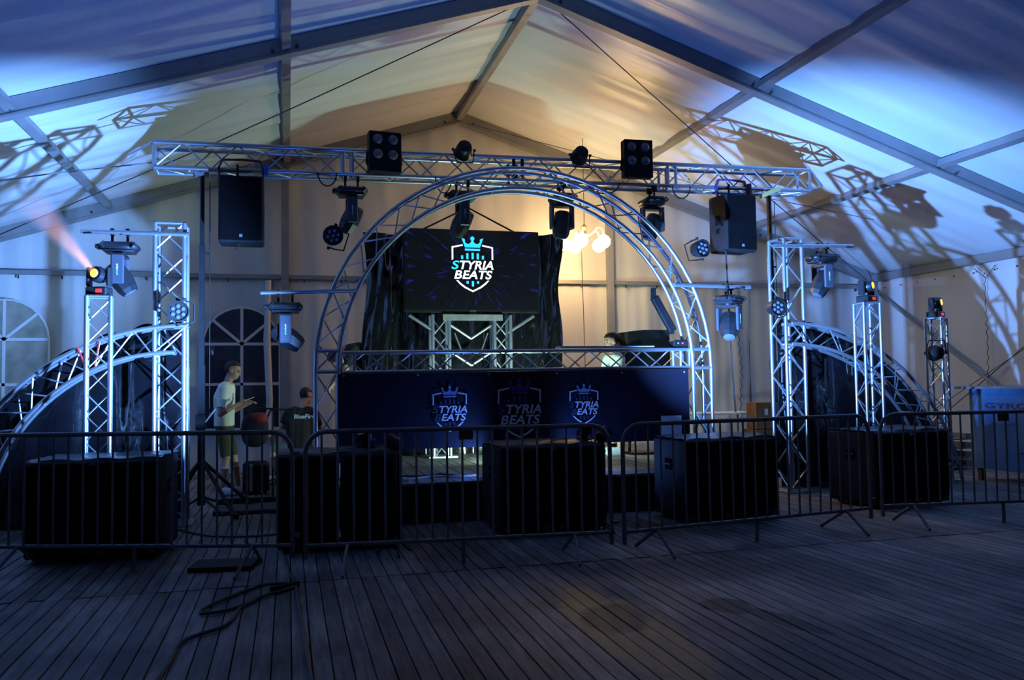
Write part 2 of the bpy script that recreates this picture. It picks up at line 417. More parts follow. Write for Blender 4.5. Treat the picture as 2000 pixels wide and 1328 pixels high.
# bracing on the right wall
rod('brace_pole', (XR - .12, 14.4, 3.15), (XR - .12, 10.9, 0.85), 0.03, RAFT, wr)
rod('brace_cable', (XR - .12, 10.1, 2.45), (XR - .12, 13.6, 0.2), 0.008, ROPE, wr)
rod('brace_cable', (XR - .12, 10.3, 2.2), (XR - .12, 14.4, 0.1), 0.006, ROPE, wr)
lc = MB(); pts = []
for i in range(60):
    z = 3.2 - i * 0.05; pts.append((XR - .08 - .005 * math.sin(i * 2.2), 11.75 + 0.03 * math.sin(i * 1.9) * (1 if i % 3 else .2) - z * .01, z))
lc.path(pts, 0.006, 5).build('lacing_cord', ROPE, wr)
ec = MB(); ec.path([(XR - .08, 11.5, 3.3), (XR - .08, 11.7, 3.1), (XR - .08, 11.95, 3.3)], 0.006, 5).build('lacing_cord', ROPE, wr)
for i in range(14):
    y = 14.2 - i * .45
    MB().lathe([(0.014, 0), (0.014, 0.02)], (XR - .1, y, 3.22), 'X', 6).build('hook', ROPE, wr)

# gable wall
wb = thing('wall_back', None, None, (XC, YG, 0), kind='structure')
def lp(x, y, z): return (x - XC, y - YG, z)
def gable_upper():
    def fn(u, v):
        x = XL + (XR - XL) * u; z = 3.22 + (zf(x) - 3.22) * v
        wv = 0.014 * math.sin(x * 7 + 1.3 * math.sin(z * 2)) + 0.010 * math.sin(x * 15 + z)
        return lp(x, YG + .10 + wv, z)
    MB().grid(fn, 150, 12).build('gable_cloth', WALLM, wb, True)
gable_upper()
seams = [XL, XL + 2.85, -0.05, 2.86, 5.78, 8.7, XR]
for k in range(6):
    xa, xb = seams[k], seams[k + 1]; rn = random.Random(k * 3 + 1); p0, p1, p2 = (rn.uniform(0, 6) for _ in range(3))
    amp = 1.9 if k == 4 else 1.0
    def fn(u, v, xa=xa, xb=xb):
        x = xa + (xb - xa) * u; z = 3.22 * v
        e = (1 - 0.6 * v)
        wv = amp * e * (0.022 * math.sin(x * 6.3 + p0 + .6 * math.sin(z * 2 + p1)) + 0.013 * math.sin(x * 14 + p1 + z) + 0.008 * math.sin(x * 27 + p2))
        if k == 4:   # gathered folds hanging from the lacing
            d = (x - 8.35); wv += 0.05 * (1 - v) * math.sin(abs(d) * 5 + z * 6.0) * math.exp(-abs(d) * 1.2)
        return lp(x + 0.0, YG + .06 + wv, z + 0.02)
    MB().grid(fn, 60, 18).build('curtain_panel', WALLM, wb, True)
for X in (XL + .1, -0.05, 5.78, XR - .1):
    b = MB(); h = zu(X) - .02; b.box(lp(X, YG - .03, h / 2), (0.12, 0.10, h)).build('post', RAFT, wb)
for (xa, xb) in ((XL + .1, -.11), (.01, 5.72), (5.84, XR - .1)):
    b = MB(); b.box(lp((xa + xb) / 2, YG - .0, 3.27), (xb - xa, 0.05, 0.07)).build('girt', RAFT, wb)
    x = xa + .25
    while x < xb - .1:
        MB().box(lp(x, YG - .03, 3.20), (0.02, 0.02, 0.06)).build('hook', ROPE, wb); x += .62
# laced seam on the right part of the gable
pts = [lp(8.42 + .025 * math.sin(i * 2.1) + .02 * math.sin(i * .3), YG - .05, 3.15 - i * .06) for i in range(44)]
MB().path(pts, 0.007, 5).build('lacing_cord', ROPE, wb)
MB().path([lp(-.32, YG - .03, 3.2), lp(-.34, YG - .05, 2.2), lp(-.30, YG - .05, 1.2), lp(-.33, YG - .04, 0.6)], [0.05, 0.06, 0.055, 0.06], 10).build('gathered_edge', WALLM, wb, True)

def window(n, cx, top, hw, z0, pane, arcn=14):
    zs = top - hw
    poly = [(-hw, z0 - 0)] + [(hw * math.cos(PI - PI * i / arcn), zs + hw * math.sin(PI * i / arcn)) for i in range(arcn + 1)] + [(hw, z0)]
    wnd = thing('window_%d' % n, None, None, (cx, YG - .045, 0), kind='structure')
    MB().prism(poly, -.004, .004).build('pane', pane, wnd)
    bars = MB()
    def strip(name, a, b_, w_=.045):
        a, b_ = V((a[0], 0, a[1])), V((b_[0], 0, b_[1])); d = (b_ - a); s = V((-d.z, 0, d.x)).normalized() * w_ / 2
        MB().prism([((a + s).x, (a + s).z), ((b_ + s).x, (b_ + s).z), ((b_ - s).x, (b_ - s).z), ((a - s).x, (a - s).z)], -.014, -.004).build(name, WALLM, wnd)
    strip('muntin', (0, z0), (0, zs + hw))
    for z in (zs, (zs + z0) / 2 + .05, z0 + .02): strip('muntin', (-hw, z), (hw, z))
    strip('muntin', (0, zs), (-hw * .76, zs + hw * .66)); strip('muntin', (0, zs), (hw * .76, zs + hw * .66))
    o_ = [(p[0], 0, p[1]) for p in poly[1:-1]]
    MB().path([(-hw, 0, z0)] + o_ + [(hw, 0, z0)], 0.018, 6, flat=(1, .5)).build('window_frame', WALLM, wnd, True)
window(1, -0.74, 2.74, 0.60, 0.72, PANED)
window(2, -4.24, 2.84, 0.62, 0.72, PANE_LIT)

# roof bracing cables (cross bracing in the end bay)
def cable(name, label, pts, r=0.008, m=ROPE, group=None, cat='cable'):
    c0 = V(pts[0]); o = MB().path([V(p) - c0 for p in pts], r, 5).build(name, m, None, True, c0); tag(o, label, cat, group); return o
cable('bracing_cable', 'thin steel bracing cable under the left roof slope rising to the ridge', [(XC - .3, YN + .05, zu(XC - .3)), (-0.05, 11.1, 4.98), (-.95, 11.75, 4.70), (-4.1, 13.6, 3.66), (-5.3, 14.4, 3.32)])
cable('bracing_cable', 'thin steel bracing cable under the right roof slope falling towards the right tower', [(XC + .25, YN + .05, zu(XC + .25)), (6.6, 11.6, 4.80), (7.95, 12.4, 4.36), (9.5, 13.3, 3.85), (11.3, 14.4, 3.32)])
cable('bracing_cable', 'thin cable running along the gable rafter left of the apex', [(XC - .1, 14.3, 6.0), (0.0, 13.9, 5.02), (-1.5, 12.9, 4.52)], 0.006)
cable('bracing_cable', 'thin cable running along the gable rafter right of the apex', [(XC + .1, 14.35, 6.02), (4.6, 13.6, 5.45), (6.6, 12.9, 4.80), (9.2, 11.6, 4.0)], 0.006)
cable('tie_cable', 'pale cable stretched from the left roof to the left end of the overhead truss', [(-3.9, 10.9, 3.75), (-2.6, 10.6, 3.93), (-1.5, 10.35, 4.05)], 0.009, GALV)

# ------------------------------------------------------------------ truss systems
def zigzag(parent, A, B, d, seg, r, m, flip=False, name='brace', n=6):
    # A,B: the two chord start points; d: direction*length; zig-zag braces between them
    A, B, d = V(A), V(B), V(d); k = max(2, round(d.length / seg))
    for i in range(k):
        a, b = (A, B) if (i + flip) % 2 == 0 else (B, A)
        rod(name, a + d * (i / k), b + d * ((i + 1) / k), r, m, parent, n)
def box_truss(t, o, d, u, v, s, seg, rc=0.024, rb=0.010, m=ALU, faces='fblr'):
    o, d, u, v = V(o), V(d), V(u).normalized() * s, V(v).normalized() * s
    P = [o, o + u, o + u + v, o + v]
    for p in P: rod('chord', p, p + d, rc, m, t, 10)
    F = {'f': (0, 1, 0), 'r': (1, 2, 1), 'b': (3, 2, 1), 'l': (0, 3, 0)}
    for f in faces: zigzag(t, P[F[f][0]], P[F[f][1]], d, seg, rb, m, F[f][2])
    for q in (V((0, 0, 0)), d):
        for i in range(4): rod('end_bar', P[i] + q, P[(i + 1) % 4] + q, rc * .7, m, t, 8)
    return P

def tower(label, x, y, h, s, rotz=0, seg=0.29, rc=0.024, rb=0.009, group=None):
    t = thing('truss_tower', label, 'truss', (x, y, 0), rotz, group)
    boxpart('base_plate', (0, 0, 0.008), (s + .18, s + .18, 0.016), ALU, t)
    box_truss(t, (-s / 2, -s / 2, 0.02), (0, 0, h - .02), (1, 0, 0), (0, 1, 0), s, seg, rc, rb)
    return t
TL = tower('tall square aluminium truss tower at the left wing, glowing in blue-white light', -1.215, 9.66, 3.2, 0.29)
TR = tower('tall square aluminium truss tower at the right wing beside the black winch stand', 6.30, 9.68, 3.26, 0.29, 0.12)
SL = tower('short aluminium truss tower in front of the left arch, carrying an amber moving head', -1.775, 8.9, 2.34, 0.21, 0.15, 0.24, 0.02, 0.008)
SR = tower('short aluminium truss tower in front of the right arch, carrying an amber moving head', 7.03, 9.05, 2.38, 0.22, -0.1, 0.24, 0.02, 0.008)
SF = tower('short aluminium truss tower at the far right end of the right arch', 8.77, 9.85, 2.26, 0.21, 0.5, 0.24, 0.02, 0.008)

def arch_truss(t, outer, inner, depth, nb, rc=0.024, rb=0.009):
    # outer / inner: lists of (x,z) with the same count; front and back ladders, joined by struts
    for y in (0, depth):
        for nm, L in (('outer_chord', outer), ('inner_chord', inner)):
            MB().path([(p[0], y, p[1]) for p in L], rc, 9).build(nm, ALU, t, True)
        N = len(outer) - 1
        for i in range(nb):
            a = i * N / nb; b_ = (i + 1) * N / nb
            def at(L, q):
                j = min(int(q), N - 1); f = q - j
                return V((L[j][0] + (L[j + 1][0] - L[j][0]) * f, y, L[j][1] + (L[j + 1][1] - L[j][1]) * f))
            p, q = (at(outer, a), at(inner, b_)) if (i + (y > 0)) % 2 == 0 else (at(inner, a), at(outer, b_))
            rod('brace', p, q, rb, ALU, t, 6)
    N = len(outer) - 1; k = nb // 2
    for i in range(k + 1):
        j = min(N, round(i * N / k))
        for L in (outer, inner): rod('strut', (L[j][0], 0, L[j][1]), (L[j][0], depth, L[j][1]), rb, ALU, t, 6)
# main arch
t = thing('arch_truss', 'large round aluminium truss arch spanning the stage over the booth', 'truss', (2.69, 9.5, 0.43))
c_, Ro, Ri = (0.0, 1.60 - .43), 2.40, 2.155
def leg(x, top, n): return [(x, top * i / n) for i in range(n)]
out_ = leg(-Ro, c_[1], 5) + [(Ro * math.cos(PI - PI * i / 40), c_[1] + (Ro - .015) * math.sin(PI * i / 40)) for i in range(41)] + leg(Ro, c_[1], 5)[::-1]
in_ = leg(-Ri, c_[1], 5) + [(Ri * math.cos(PI - PI * i / 40), c_[1] + (Ri - .01) * math.sin(PI * i / 40)) for i in range(41)] + leg(Ri, c_[1], 5)[::-1]
arch_truss(t, out_, in_, 0.22, 30)
for sx in (-1, 1): boxpart('base_plate', (sx * (Ro + Ri) / 2, 0.11, -.003), (0.42, 0.42, 0.014), ALU, t)
for sx in (-1, 1):
    for z in (1.17, 1.40): rod('joint_bar', (sx * (Ri - .0), 0, z), (sx * (Ro + 0.0), 0, z), 0.022, ALU, t)
rod('prop_bar', (Ri + .02, -.05, 0.60), (Ro + .06, -.25, 0.02), 0.024, ALU, t)
# quarter arches of the wings
def wing(label, co, Ro, ci, Ri, side, y):
    t = thing('wing_arch', label, 'truss', (co[0], y, 0))
    n = 24; o_, i_ = [], []
    for k in range(n + 1):
        f = k / n
        zo = (2 * 0 + co[1]); a_end_o = math.asin(max(-1, (0.03 - co[1]) / Ro)); a_end_i = math.asin((0.03 - ci[1]) / Ri)
        ao = PI / 2 - (PI / 2 - a_end_o) * f; ai = PI / 2 - (PI / 2 - a_end_i) * f
        o_.append((side * Ro * math.cos(ao), co[1] + Ro * math.sin(ao)))
        i_.append((ci[0] - co[0] + side * Ri * math.cos(ai), ci[1] + Ri * math.sin(ai)))
    arch_truss(t, o_, i_, 0.22, 13)
    return t
wing('curved aluminium quarter-arch truss descending left from the left tower', (-1.04, -0.249), 2.353, (-1.17, 0.02), 1.80, -1, 9.5)
wing('curved aluminium quarter-arch truss descending right from the right tower', (6.25, -0.432), 2.587, (6.25, -0.301), 2.189, 1, 9.5)
# black foil behind each quarter arch
def foil(label, cx, z0, R, side, y):
    o = thing('black_foil_sheet', label, 'sheet', (cx, y, 0))
    rn = random.Random(int(cx * 10)); ph = [rn.uniform(0, 6) for _ in range(4)]
    xm = math.sqrt(R * R - z0 * z0)
    def fn(u, v):
        x = xm * u; top = max(0.02, z0 + math.sqrt(max(0, R * R - x * x)) + .02 * math.sin(u * 40)); z = top * v
        yy = 0.030 * math.sin(x * 5 + ph[0] + z * .6) + 0.014 * math.sin(x * 13 + ph[1] - z * 1.2) + 0.003 * math.sin(x * 31 + ph[2] + z * 3)
        return (side * x, yy, z)
    MB().grid(fn, 90, 24).build('foil', FOIL, o, True); return o
foil('glossy black plastic sheet filling the left quarter arch', -1.04, -0.249, 2.42, -1, 9.83)
foil('glossy black plastic sheet filling the right quarter arch', 6.25, -0.432, 2.66, 1, 9.85)
# overhead truss
ht = thing('overhead_truss', 'long horizontal aluminium truss hung above the stage with lights and speakers', 'truss', (2.8, 10.15, 4.0))
ht.rotation_euler = (0, -0.0125, 0)
box_truss(ht, (-4.27, 0, 0), (8.5, 0, 0), (0, 0, 1), (0, 1, 0), 0.29, 0.30, 0.026, 0.010)
for x in (-2.12, 0.0, 2.12):
    for y in (0, .29):
        for dx in (-.04, .07): rod('joint_bar', (x + dx, y, 0), (x + dx, y, .29), 0.022, BLKM if x == 0 else ALU, ht)
rod('end_bar', (-4.27, 0, .29), (-4.55, 0.1, .16), 0.012, ALU, ht); rod('end_bar', (4.23, 0, .29), (4.5, 0.1, .10), 0.014, ALU, ht); rod('end_bar', (4.23, 0, .02), (4.5, 0.1, .10), 0.012, ALU, ht)
# winch stands
def winch(label, x, y, h):
    t = thing('winch_stand', label, 'stand', (x, y, 0))
    boxpart('mast', (0, 0, 0.9), (0.075, 0.075, 1.6), BLKM, t); boxpart('mast', (0, 0, 2.4), (0.06, 0.06, 1.4), BLKM, t); boxpart('mast', (0, 0, (3.1 + h) / 2), (0.048, 0.048, h - 3.1), BLKM, t)
    for a in (0.5, 2.2, 3.9, 5.4):
        e = V((math.cos(a) * .62, math.sin(a) * .62, 0.03))
        rod('leg', (0, 0, 0.62), e, 0.022, BLKM, t); boxpart('foot', e, (0.09, 0.09, 0.05), BLKM, t); rod('leg_strut', (0, 0, 0.2), e * .7, 0.014, BLKM, t)
    MB().lathe([(0.09, -.05), (0.09, .05)], (0.0, -.1, 1.05), 'X', 14).build('winch_drum', BLKM, t, True)
    rod('crank', (.05, -.1, 1.05), (.16, -.1, 1.2), 0.01, GALV, t)
    rod('cable', (.085, 0, 1.1), (.085, 0, h - .1), 0.006, CABLE, t)
    for z in (2.2, 3.0): boxpart('pulley_arm', (.045, 0, z), (.08, .02, .02), BLKM, t)
    boxpart('top_plate', (0, 0, h - .015), (0.16, 0.16, 0.03), GALV, t)
    return t
winch('black winch-up stand carrying the left end of the overhead truss', -0.965, 10.30, 3.93)
winch('black winch-up stand carrying the right end of the overhead truss', 6.47, 10.30, 4.02)
o = MB().box((0, 0, 0), (.34, .03, .06), Matrix.Rotation(-.4, 3, 'Y')).build('strap', YELL, None, False, (6.36, 10.1, 3.99)); tag(o, 'yellow lashing strap tied where the right winch stand meets the truss', 'strap')

# ------------------------------------------------------------------ stage
st = thing('stage_platform', 'low wooden stage platform with black skirt under the booth', 'stage', (2.7, 8.78, 0))
boxpart('stage_base', (0, 1.95, 0.195), (5.2, 3.9, 0.39), SKIRT, st)
pm = MB(); pm.bbox((0, 0, 0), (0.193, 3.92, 0.03), 0.004); pme = pm.mesh('plank', PLANK)
for i in range(26):
    link('plank', pme, st, (-2.6 + .1 + i * .2, 1.95, 0.405 + random.uniform(-.002, .002)))

# booth: horizontal truss and banner
bt = thing('booth_truss', 'horizontal aluminium truss forming the top rail of the booth front', 'truss', (2.69, 9.53, 1.59))
box_truss(bt, (-2.12, 0, 0), (4.24, 0, 0.02), (0, 0, 1), (0, 1, 0), 0.22, 0.27, 0.022, 0.009)
for x in (-1.98, 1.9, 2.0): rod('joint_bar', (x, 0, 0), (x, 0, .22), 0.016, ALU, bt)

LOGO = {}
def px(p): return ((p[0] - 490) / 945.0, -(p[1] - 650) / 945.0)
def rect(x0, y0, x1, y1): return [px((x0, y0)), px((x1, y0)), px((x1, y1)), px((x0, y1))]
def emblem(parent, c, w_, mw, mc, ms, mb1, y=-.004, bold=0.018):
    e = link('emblem', None, parent, c)
    S = lambda poly: [(a * w_, b * w_) for a, b in poly]
    def piece(nm, poly, m): MB().prism(S([px(p) for p in poly]), y, y + .002).build(nm, m, e)
    piece('shield_stroke', ((18, 265), (262, 215), (272, 245), (52, 290), (52, 545), (18, 570)), mw)
    piece('shield_stroke', ((962, 265), (718, 215), (708, 245), (928, 290), (928, 545), (962, 545)), mw)
    up_ = [(115, 1018), (200, 1110), (300, 1185), (400, 1235), (490, 1278), (580, 1235), (680, 1185), (780, 1110), (868, 1018)]
    lo_ = [(155, 1018), (220, 1080), (320, 1155), (420, 1208), (490, 1243), (560, 1208), (660, 1155), (760, 1080), (828, 1018)]
    piece('shield_stroke', up_ + lo_[::-1], mw)
    cr = [(243, 70), (300, 85), (322, 110), (316, 150), (330, 175), (365, 195), (400, 200), (440, 180), (460, 150), (468, 125), (445, 95), (445, 65), (470, 40), (490, 25),
          (510, 40), (537, 65), (535, 95), (512, 125), (520, 150), (540, 180), (580, 200), (615, 195), (650, 175), (664, 150), (660, 110), (680, 85), (738, 70), (662, 280), (320, 280)]
    piece('crown', cr, mc); piece('crown_band', ((318, 307), (662, 307), (662, 350), (318, 350)), mc)
    for (x0, y0, x1, y1) in ((230, 460, 277, 543), (347, 410, 397, 543), (467, 397, 517, 543), (583, 410, 633, 543), (703, 460, 750, 543), (347, 1033, 397, 1090), (467, 1033, 517, 1150), (583, 1033, 633, 1090)):
        piece('equaliser_bar', ((x0, y0), (x1, y0), (x1, y1), (x0, y1)), mc if mc is not INKS else INKD)
    def word(txt, x0, y0, x1, y1, m): 
        a, d = px((x0, y0)), px((x1, y1)); lettering(txt, (d[0] - a[0]) * w_, (a[1] - d[1]) * w_, m, e, ((a[0] + d[0]) / 2 * w_, y, (a[1] + d[1]) / 2 * w_), bold=bold)
    word('S', 10, 577, 190, 773, ms); word('TYRIA', 200, 577, 967, 770, mw)
    word('B', 70, 797, 245, 985, mb1); word('EATS', 255, 795, 937, 987, mw)
    return e
bn = thing('stage_banner', 'dark blue vinyl banner with three crowned shield emblems across the booth front', 'banner', (2.64, 9.455, 0.72))
def bfn(u, v): return ((u - .5) * 4.23, 0.012 * math.sin(u * 9) * (1 - v) + .006 * math.sin(u * 23 + v * 3), v * .85 + .02 * u * v)
MB().grid(bfn, 60, 8).build('banner_cloth', BANNER, bn, True)
for i in range(6): MB().lathe([(0.012, 0), (0.012, .006)], (-2.05 + i * .82, -.022, .83), 'Y', 10).build('eyelet', GALV, bn)
emblem(bn, (-0.87, -.024, 0.448), 0.395, INKW, INKS, INKD, INKD)
emblem(bn, (-0.05, -.024, 0.435), 0.52, INKW, INKB, INKB, INKW)
emblem(bn, (0.74, -.024, 0.468), 0.36, INKW, INKS, INKD, INKD)
lettering('www.styriabeats.at', 0.50, 0.036, mat('grey_ink', (0.18, 0.18, 0.20), 0.5), bn, (-0.03, -.022, 0.075), shear=0, bold=0.01)
q = MB(); q.bbox((0, 0, 0), (0.27, .004, .30), .001); q.build('plain_white_panel', INKW, bn, loc=(1.86, -.024, 0.15))

# ------------------------------------------------------------------ screen, stand and backdrop
tv = thing('screen', 'large flat screen showing a glowing crowned shield emblem behind the arch', 'screen', (2.525, 11.6, 3.03))
MB().bbox((0, 0.03, 0), (1.97, .05, 1.18), .012).build('housing', BLK, tv)
sc_ = MB().box((0, 0, 0), (1.93, .004, 1.12)).build('display', SCREEN, tv, loc=(0, 0.002, 0.015))
emblem(tv, (0.0, -.002, 0.10), 0.60, EW, EC, EC, EW, bold=0.02)
MB().box((0, 0, 0), (.09, .004, .012)).build('maker_mark', GALV, tv, loc=(0, 0.002, -.568))
boxpart('control_box', (0, .0, -.615), (.10, .03, .05), BLK, tv)
sd = thing('screen_stand', 'aluminium truss stand holding up the flat screen behind the booth', 'stand', (2.52, 11.62, 0.42))
for x0 in (-.57, .32):
    for x in (x0, x0 + .235):
        for y in (0, .22): rod('chord', (x, y, 0), (x, y, 1.99), 0.025, ALU, sd, 10)
    zigzag(sd, (x0, 0, 0), (x0 + .235, 0, 0), (0, 0, 1.98), .28, .011, ALU); zigzag(sd, (x0 + .235, .22, 0), (x0, .22, 0), (0, 0, 1.98), .28, .011, ALU)
boxpart('mount_plate', (0, -.03, 1.95), (.86, .03, .085), GALV, sd)
for sx in (-1, 1):
    rod('arm', (sx * .9, 0, 1.98), (sx * .52, 0.02, 1.74), .025, ALU, sd)
    for dz in (0, -.38): rod('diagonal_tube', (sx * .31, .1, 1.86 + dz), (0, .12, 1.66 + dz), .02, ALU, sd)
    rod('brace', (sx * .24, .1, 1.74), (sx * .12, .1, 1.42), .011, ALU, sd)
    boxpart('base_plate', (sx * .45, .11, .01), (.4, .4, .02), ALU, sd)
bd = thing('black_backdrop', 'crumpled black plastic backdrop hung behind the flat screen', 'sheet', (2.55, 12.1, 0.42))
rn = random.Random(3)
def bdf(u, v):
    x = -1.5 + 2.95 * u
    top = 3.17 + (.03 if u < .2 else .0) + .13 * max(0, (u - .72) / .28) ** 1.2 - .09 * math.sin(PI * min(1, max(0, (u - .2) / .6)))
    z = top * v; e = .4 + .6 * abs(2 * u - 1)
    y = e * (.05 * math.sin(x * 11 + 1.1 * math.sin(z * 2.3)) + .03 * math.sin(x * 23 + z * 2.6) + .016 * math.sin(x * 41 - z * 5))
    return (x + .03 * math.sin(z * 4.5) * (u > .9) + .04 * math.sin(z * 3.1) * (u < .05), y, z)
MB().grid(bdf, 110, 46).build('plastic_sheet', FOIL, bd, True)
for x in (-1.42, 1.4): rod('support_pole', (x, .12, 0), (x, .12, 3.2), .024, BLKM, bd)
rod('top_bar', (-1.42, .12, 3.12), (1.4, .12, 3.2), .02, BLKM, bd)
cable('sling_rope', 'dark rope slung in a peak above the flat screen', [(1.75, 12.1, 3.62), (2.55, 12.0, 4.02), (3.35, 12.1, 3.66)], .014, CABLE, cat='rope')

# ------------------------------------------------------------------ lamps
def moving_head(name='moving_head_light'):
    t = thing(name, None, 'stage light')
    for sx in (-1, 1):
        MB().path([(sx * .075, 0, -.10), (sx * .075, 0, 0.03)], .014, 6).box((sx * .075, 0, 0), (.03, .07, .075)).build('clamp', BLKM, t)
    b = MB(); b.bbox((0, 0, -.155), (.37, .27, .085), .03); b.bbox((0, 0, -.205), (.30, .25, .03), .01); b.bbox((-.2, -.02, -.16), (.06, .12, .05), .012)
    for sx in (-1, 1): b.path([(sx * .13, -.14, -.12), (sx * .16, -.16, -.15), (sx * .13, -.14, -.18)], .011, 6)
    b.build('base', MHB, t, True)
    b = MB(); b.lathe([(.07, -.215), (.07, -.24)], n=14); b.box((0, 0, -.255), (.13, .29, .035)); b.build('yoke_bridge', MHB, t)
    for sy in (-1, 1):
        b = MB(); b.bbox((0, sy * .135, -.40), (.128, .035, .31), .012); arm = b.build('yoke_arm', MHG, t)
        if sy < 0:
            for k in range(6): boxpart('maker_mark', (0.0 + (k % 2) * .003, -.1545, -.36 - k * .02), (.014, .002, .014), WHITE if k < 3 else GREENL, arm)
    return t
def mh_head(t, ang, tilt=0.0):
    hd = link('head', None, t, (0, 0, -.47)); hd.rotation_euler = (tilt, ang, 0)
    me = MHHEAD
    o = link('lamp_head', me[0], hd); link('lens', me[1], hd); return hd
b = MB(); b.lathe([(.06, .15), (.10, .13), (.115, .03), (.12, -.06), (.105, -.15), (.085, -.2), (.08, -.2)], n=8, rot=Matrix.Rotation(PI / 8, 3, 'Z')); h0 = b.mesh('lamp_head', MHB)
b = MB(); b.lathe([(.074, -.195), (.072, -.206), (.03, -.214), (0.001, -.216)], n=14); h1 = b.mesh('lens', LENSD, True)
MHHEAD = (h0, h1)
MH0 = moving_head()
MHL = [  # x, y, z, yaw, head angle, head tilt, label
    (0.74, 10.2, 3.93, 0, .45, .25, 'black moving head hanging from the overhead truss above the left side of the arch'),
    (2.10, 10.2, 3.94, 0, .45, .35, 'black moving head hanging inside the arch over the left part of the screen'),
    (3.40, 10.2, 3.96, PI / 2, -.1, .1, 'black moving head hanging inside the arch above the lit chandelier'),
    (4.66, 10.2, 3.97, PI / 2, -.1, .35, 'black moving head hanging above the right shoulder of the arch'),
    (-1.71, 9.56, 3.09, 0, -.55, .0, 'moving head hanging from the crossbar on the left tower'),
    (6.79, 9.60, 3.18, 0, .5, .0, 'moving head hanging from the crossbar on the right tower'),
    (-0.03, 9.56, 2.47, 0, -.9, .0, 'moving head hanging from the crossbar on the left flank of the main arch'),
    (5.39, 9.56, 2.62, 0.6, .5, -.2, 'moving head hanging from the crossbar on the right flank of the main arch')]
for i, (x, y, z, rz, a, tl, lab) in enumerate(MHL):
    t = MH0 if i == 0 else copy_tree(MH0); MHL[i] = t
    t.location = (x, y, z); t.rotation_euler = (0, 0, rz); t['label'] = lab; t['group'] = 'hanging moving heads'
heads = [(.45, .25), (.45, .35), (-.1, .1), (-.1, .35), (-.55, 0), (.5, 0), (-.95, 0), (.5, -.2)]
for t, (a, tl) in zip(MHL, heads): mh_head(t, a, tl)
# crossbars
def crossbar(label, p0, p1):
    c = V(p0); o = MB().path([(0, 0, 0), V(p1) - c], .024, 12).build('crossbar', ALU, None, True, c); tag(o, label, 'pole', 'light crossbars'); 
    return o
crossbar('aluminium crossbar sticking out left from the left tower top', (-2.09, 9.56, 3.09), (-1.02, 9.47, 3.075))
crossbar('aluminium crossbar sticking out right from the right tower top', (6.02, 9.50, 3.15), (7.27, 9.60, 3.20))
crossbar('aluminium crossbar clamped to the left flank of the main arch', (-.29, 9.56, 2.47), (.75, 9.46, 2.50))
crossbar('aluminium crossbar clamped to the right flank of the main arch', (4.60, 9.46, 2.62), (5.70, 9.56, 2.62))

def par_can(label, loc, rx, rz, lit=False, group='small LED par lights'):
    t = thing('par_light', label, 'stage light', loc, rz, group)
    c = link('can_pivot', None, t); c.rotation_euler = (rx, 0, 0)
    MB().lathe([(.05, .10), (.085, .085), (.10, .02), (.11, -.06), (.112, -.075), (.098, -.075), (.095, -.06), (.001, -.058)], axis='Y', n=20).build('can', BLKM, c, True)
    me = None
    for k in range(7):
        a = k * PI / 3; r = 0 if k == 6 else .058
        if PARL[0] is None: PARL[0] = MB().lathe([(.022, 0), (.018, -.012), (.001, -.017)], axis='Y', n=10).mesh('lens', LENSD, True)
        link('lens', PARL[0], c, (r * math.cos(a), -.06, r * math.sin(a)))
    MB().path([(-.125, 0, 0), (-.125, .02, .06), (-.10, .05, .17), (.10, .05, .17), (.125, .02, .06), (.125, 0, 0)], .009, 6).build('bracket', BLKM, t)
    for s in (-1, 1): MB().lathe([(.018, -.015), (.018, .015)], (s * .135, 0, 0), 'X', 8).build('knob', BLKM, t)
    return t
PARL = [None]
p = par_can('LED par light clamped outside the left shoulder of the arch', (.47, 9.42, 3.09), 0, .1); p.rotation_euler = (0, PI / 2 + .3, .1)
p = par_can('LED par light clamped outside the right shoulder of the arch', (4.93, 9.42, 3.07), 0, .2); p.rotation_euler = (0, -PI / 2 - .3, .2)
p = par_can('LED par light on the left tower where the wing arch joins', (-1.12, 9.38, 2.24), 0, .2); p.rotation_euler = (0, PI / 2, .2)
p = par_can('LED par light on the right tower where the wing arch joins', (5.97, 9.42, 2.35), 0, .0); p.rotation_euler = (0, PI / 2, 0)
p = par_can('dark par light strapped to the far right short tower', (8.58, 9.66, 1.77), 0, PI - .3); p.rotation_euler = (0, 0, PI - .4)
for (x, z, lab) in ((2.10, 4.33, 'round par can seen from behind on the overhead truss left of the arch crown'), (3.62, 4.35, 'round par can seen from behind on the overhead truss right of the arch crown')):
    p = par_can(lab, (x, 10.08, z), -.35, PI, group='par cans on the overhead truss'); p.rotation_euler = (0, PI, PI)

def blinder(label, loc, rz, rx):
    t = thing('blinder_light', label, 'stage light', loc, rz, 'four-lamp blinders'); t.rotation_euler = (rx, 0, rz)
    MB().bbox((0, .07, 0), (.39, .14, .49), .008).build('housing', BLK, t)
    for sx in (-1, 1):
        for sz in (0, 1):
            MB().lathe([(.062, .004), (.06, -.004), (.045, -.018), (.02, -.026), (.001, -.028)], (sx * .092, 0, .15 - sz * .178), 'Y', 18).build('lamp', LENS, t, True)
    for s in (-1, 1): MB().path([(s * .205, .07, .0), (s * .215, .09, -.12), (s * .16, .12, -.2)], .012, 6).build('bracket', BLKM, t)
blinder('black four-lamp blinder standing on the overhead truss, left of the two', (1.125, 9.96, 4.22), .12, .0)
blinder('black four-lamp blinder standing on the overhead truss, right of the two', (4.38, 9.96, 4.32), -.05, -.0)

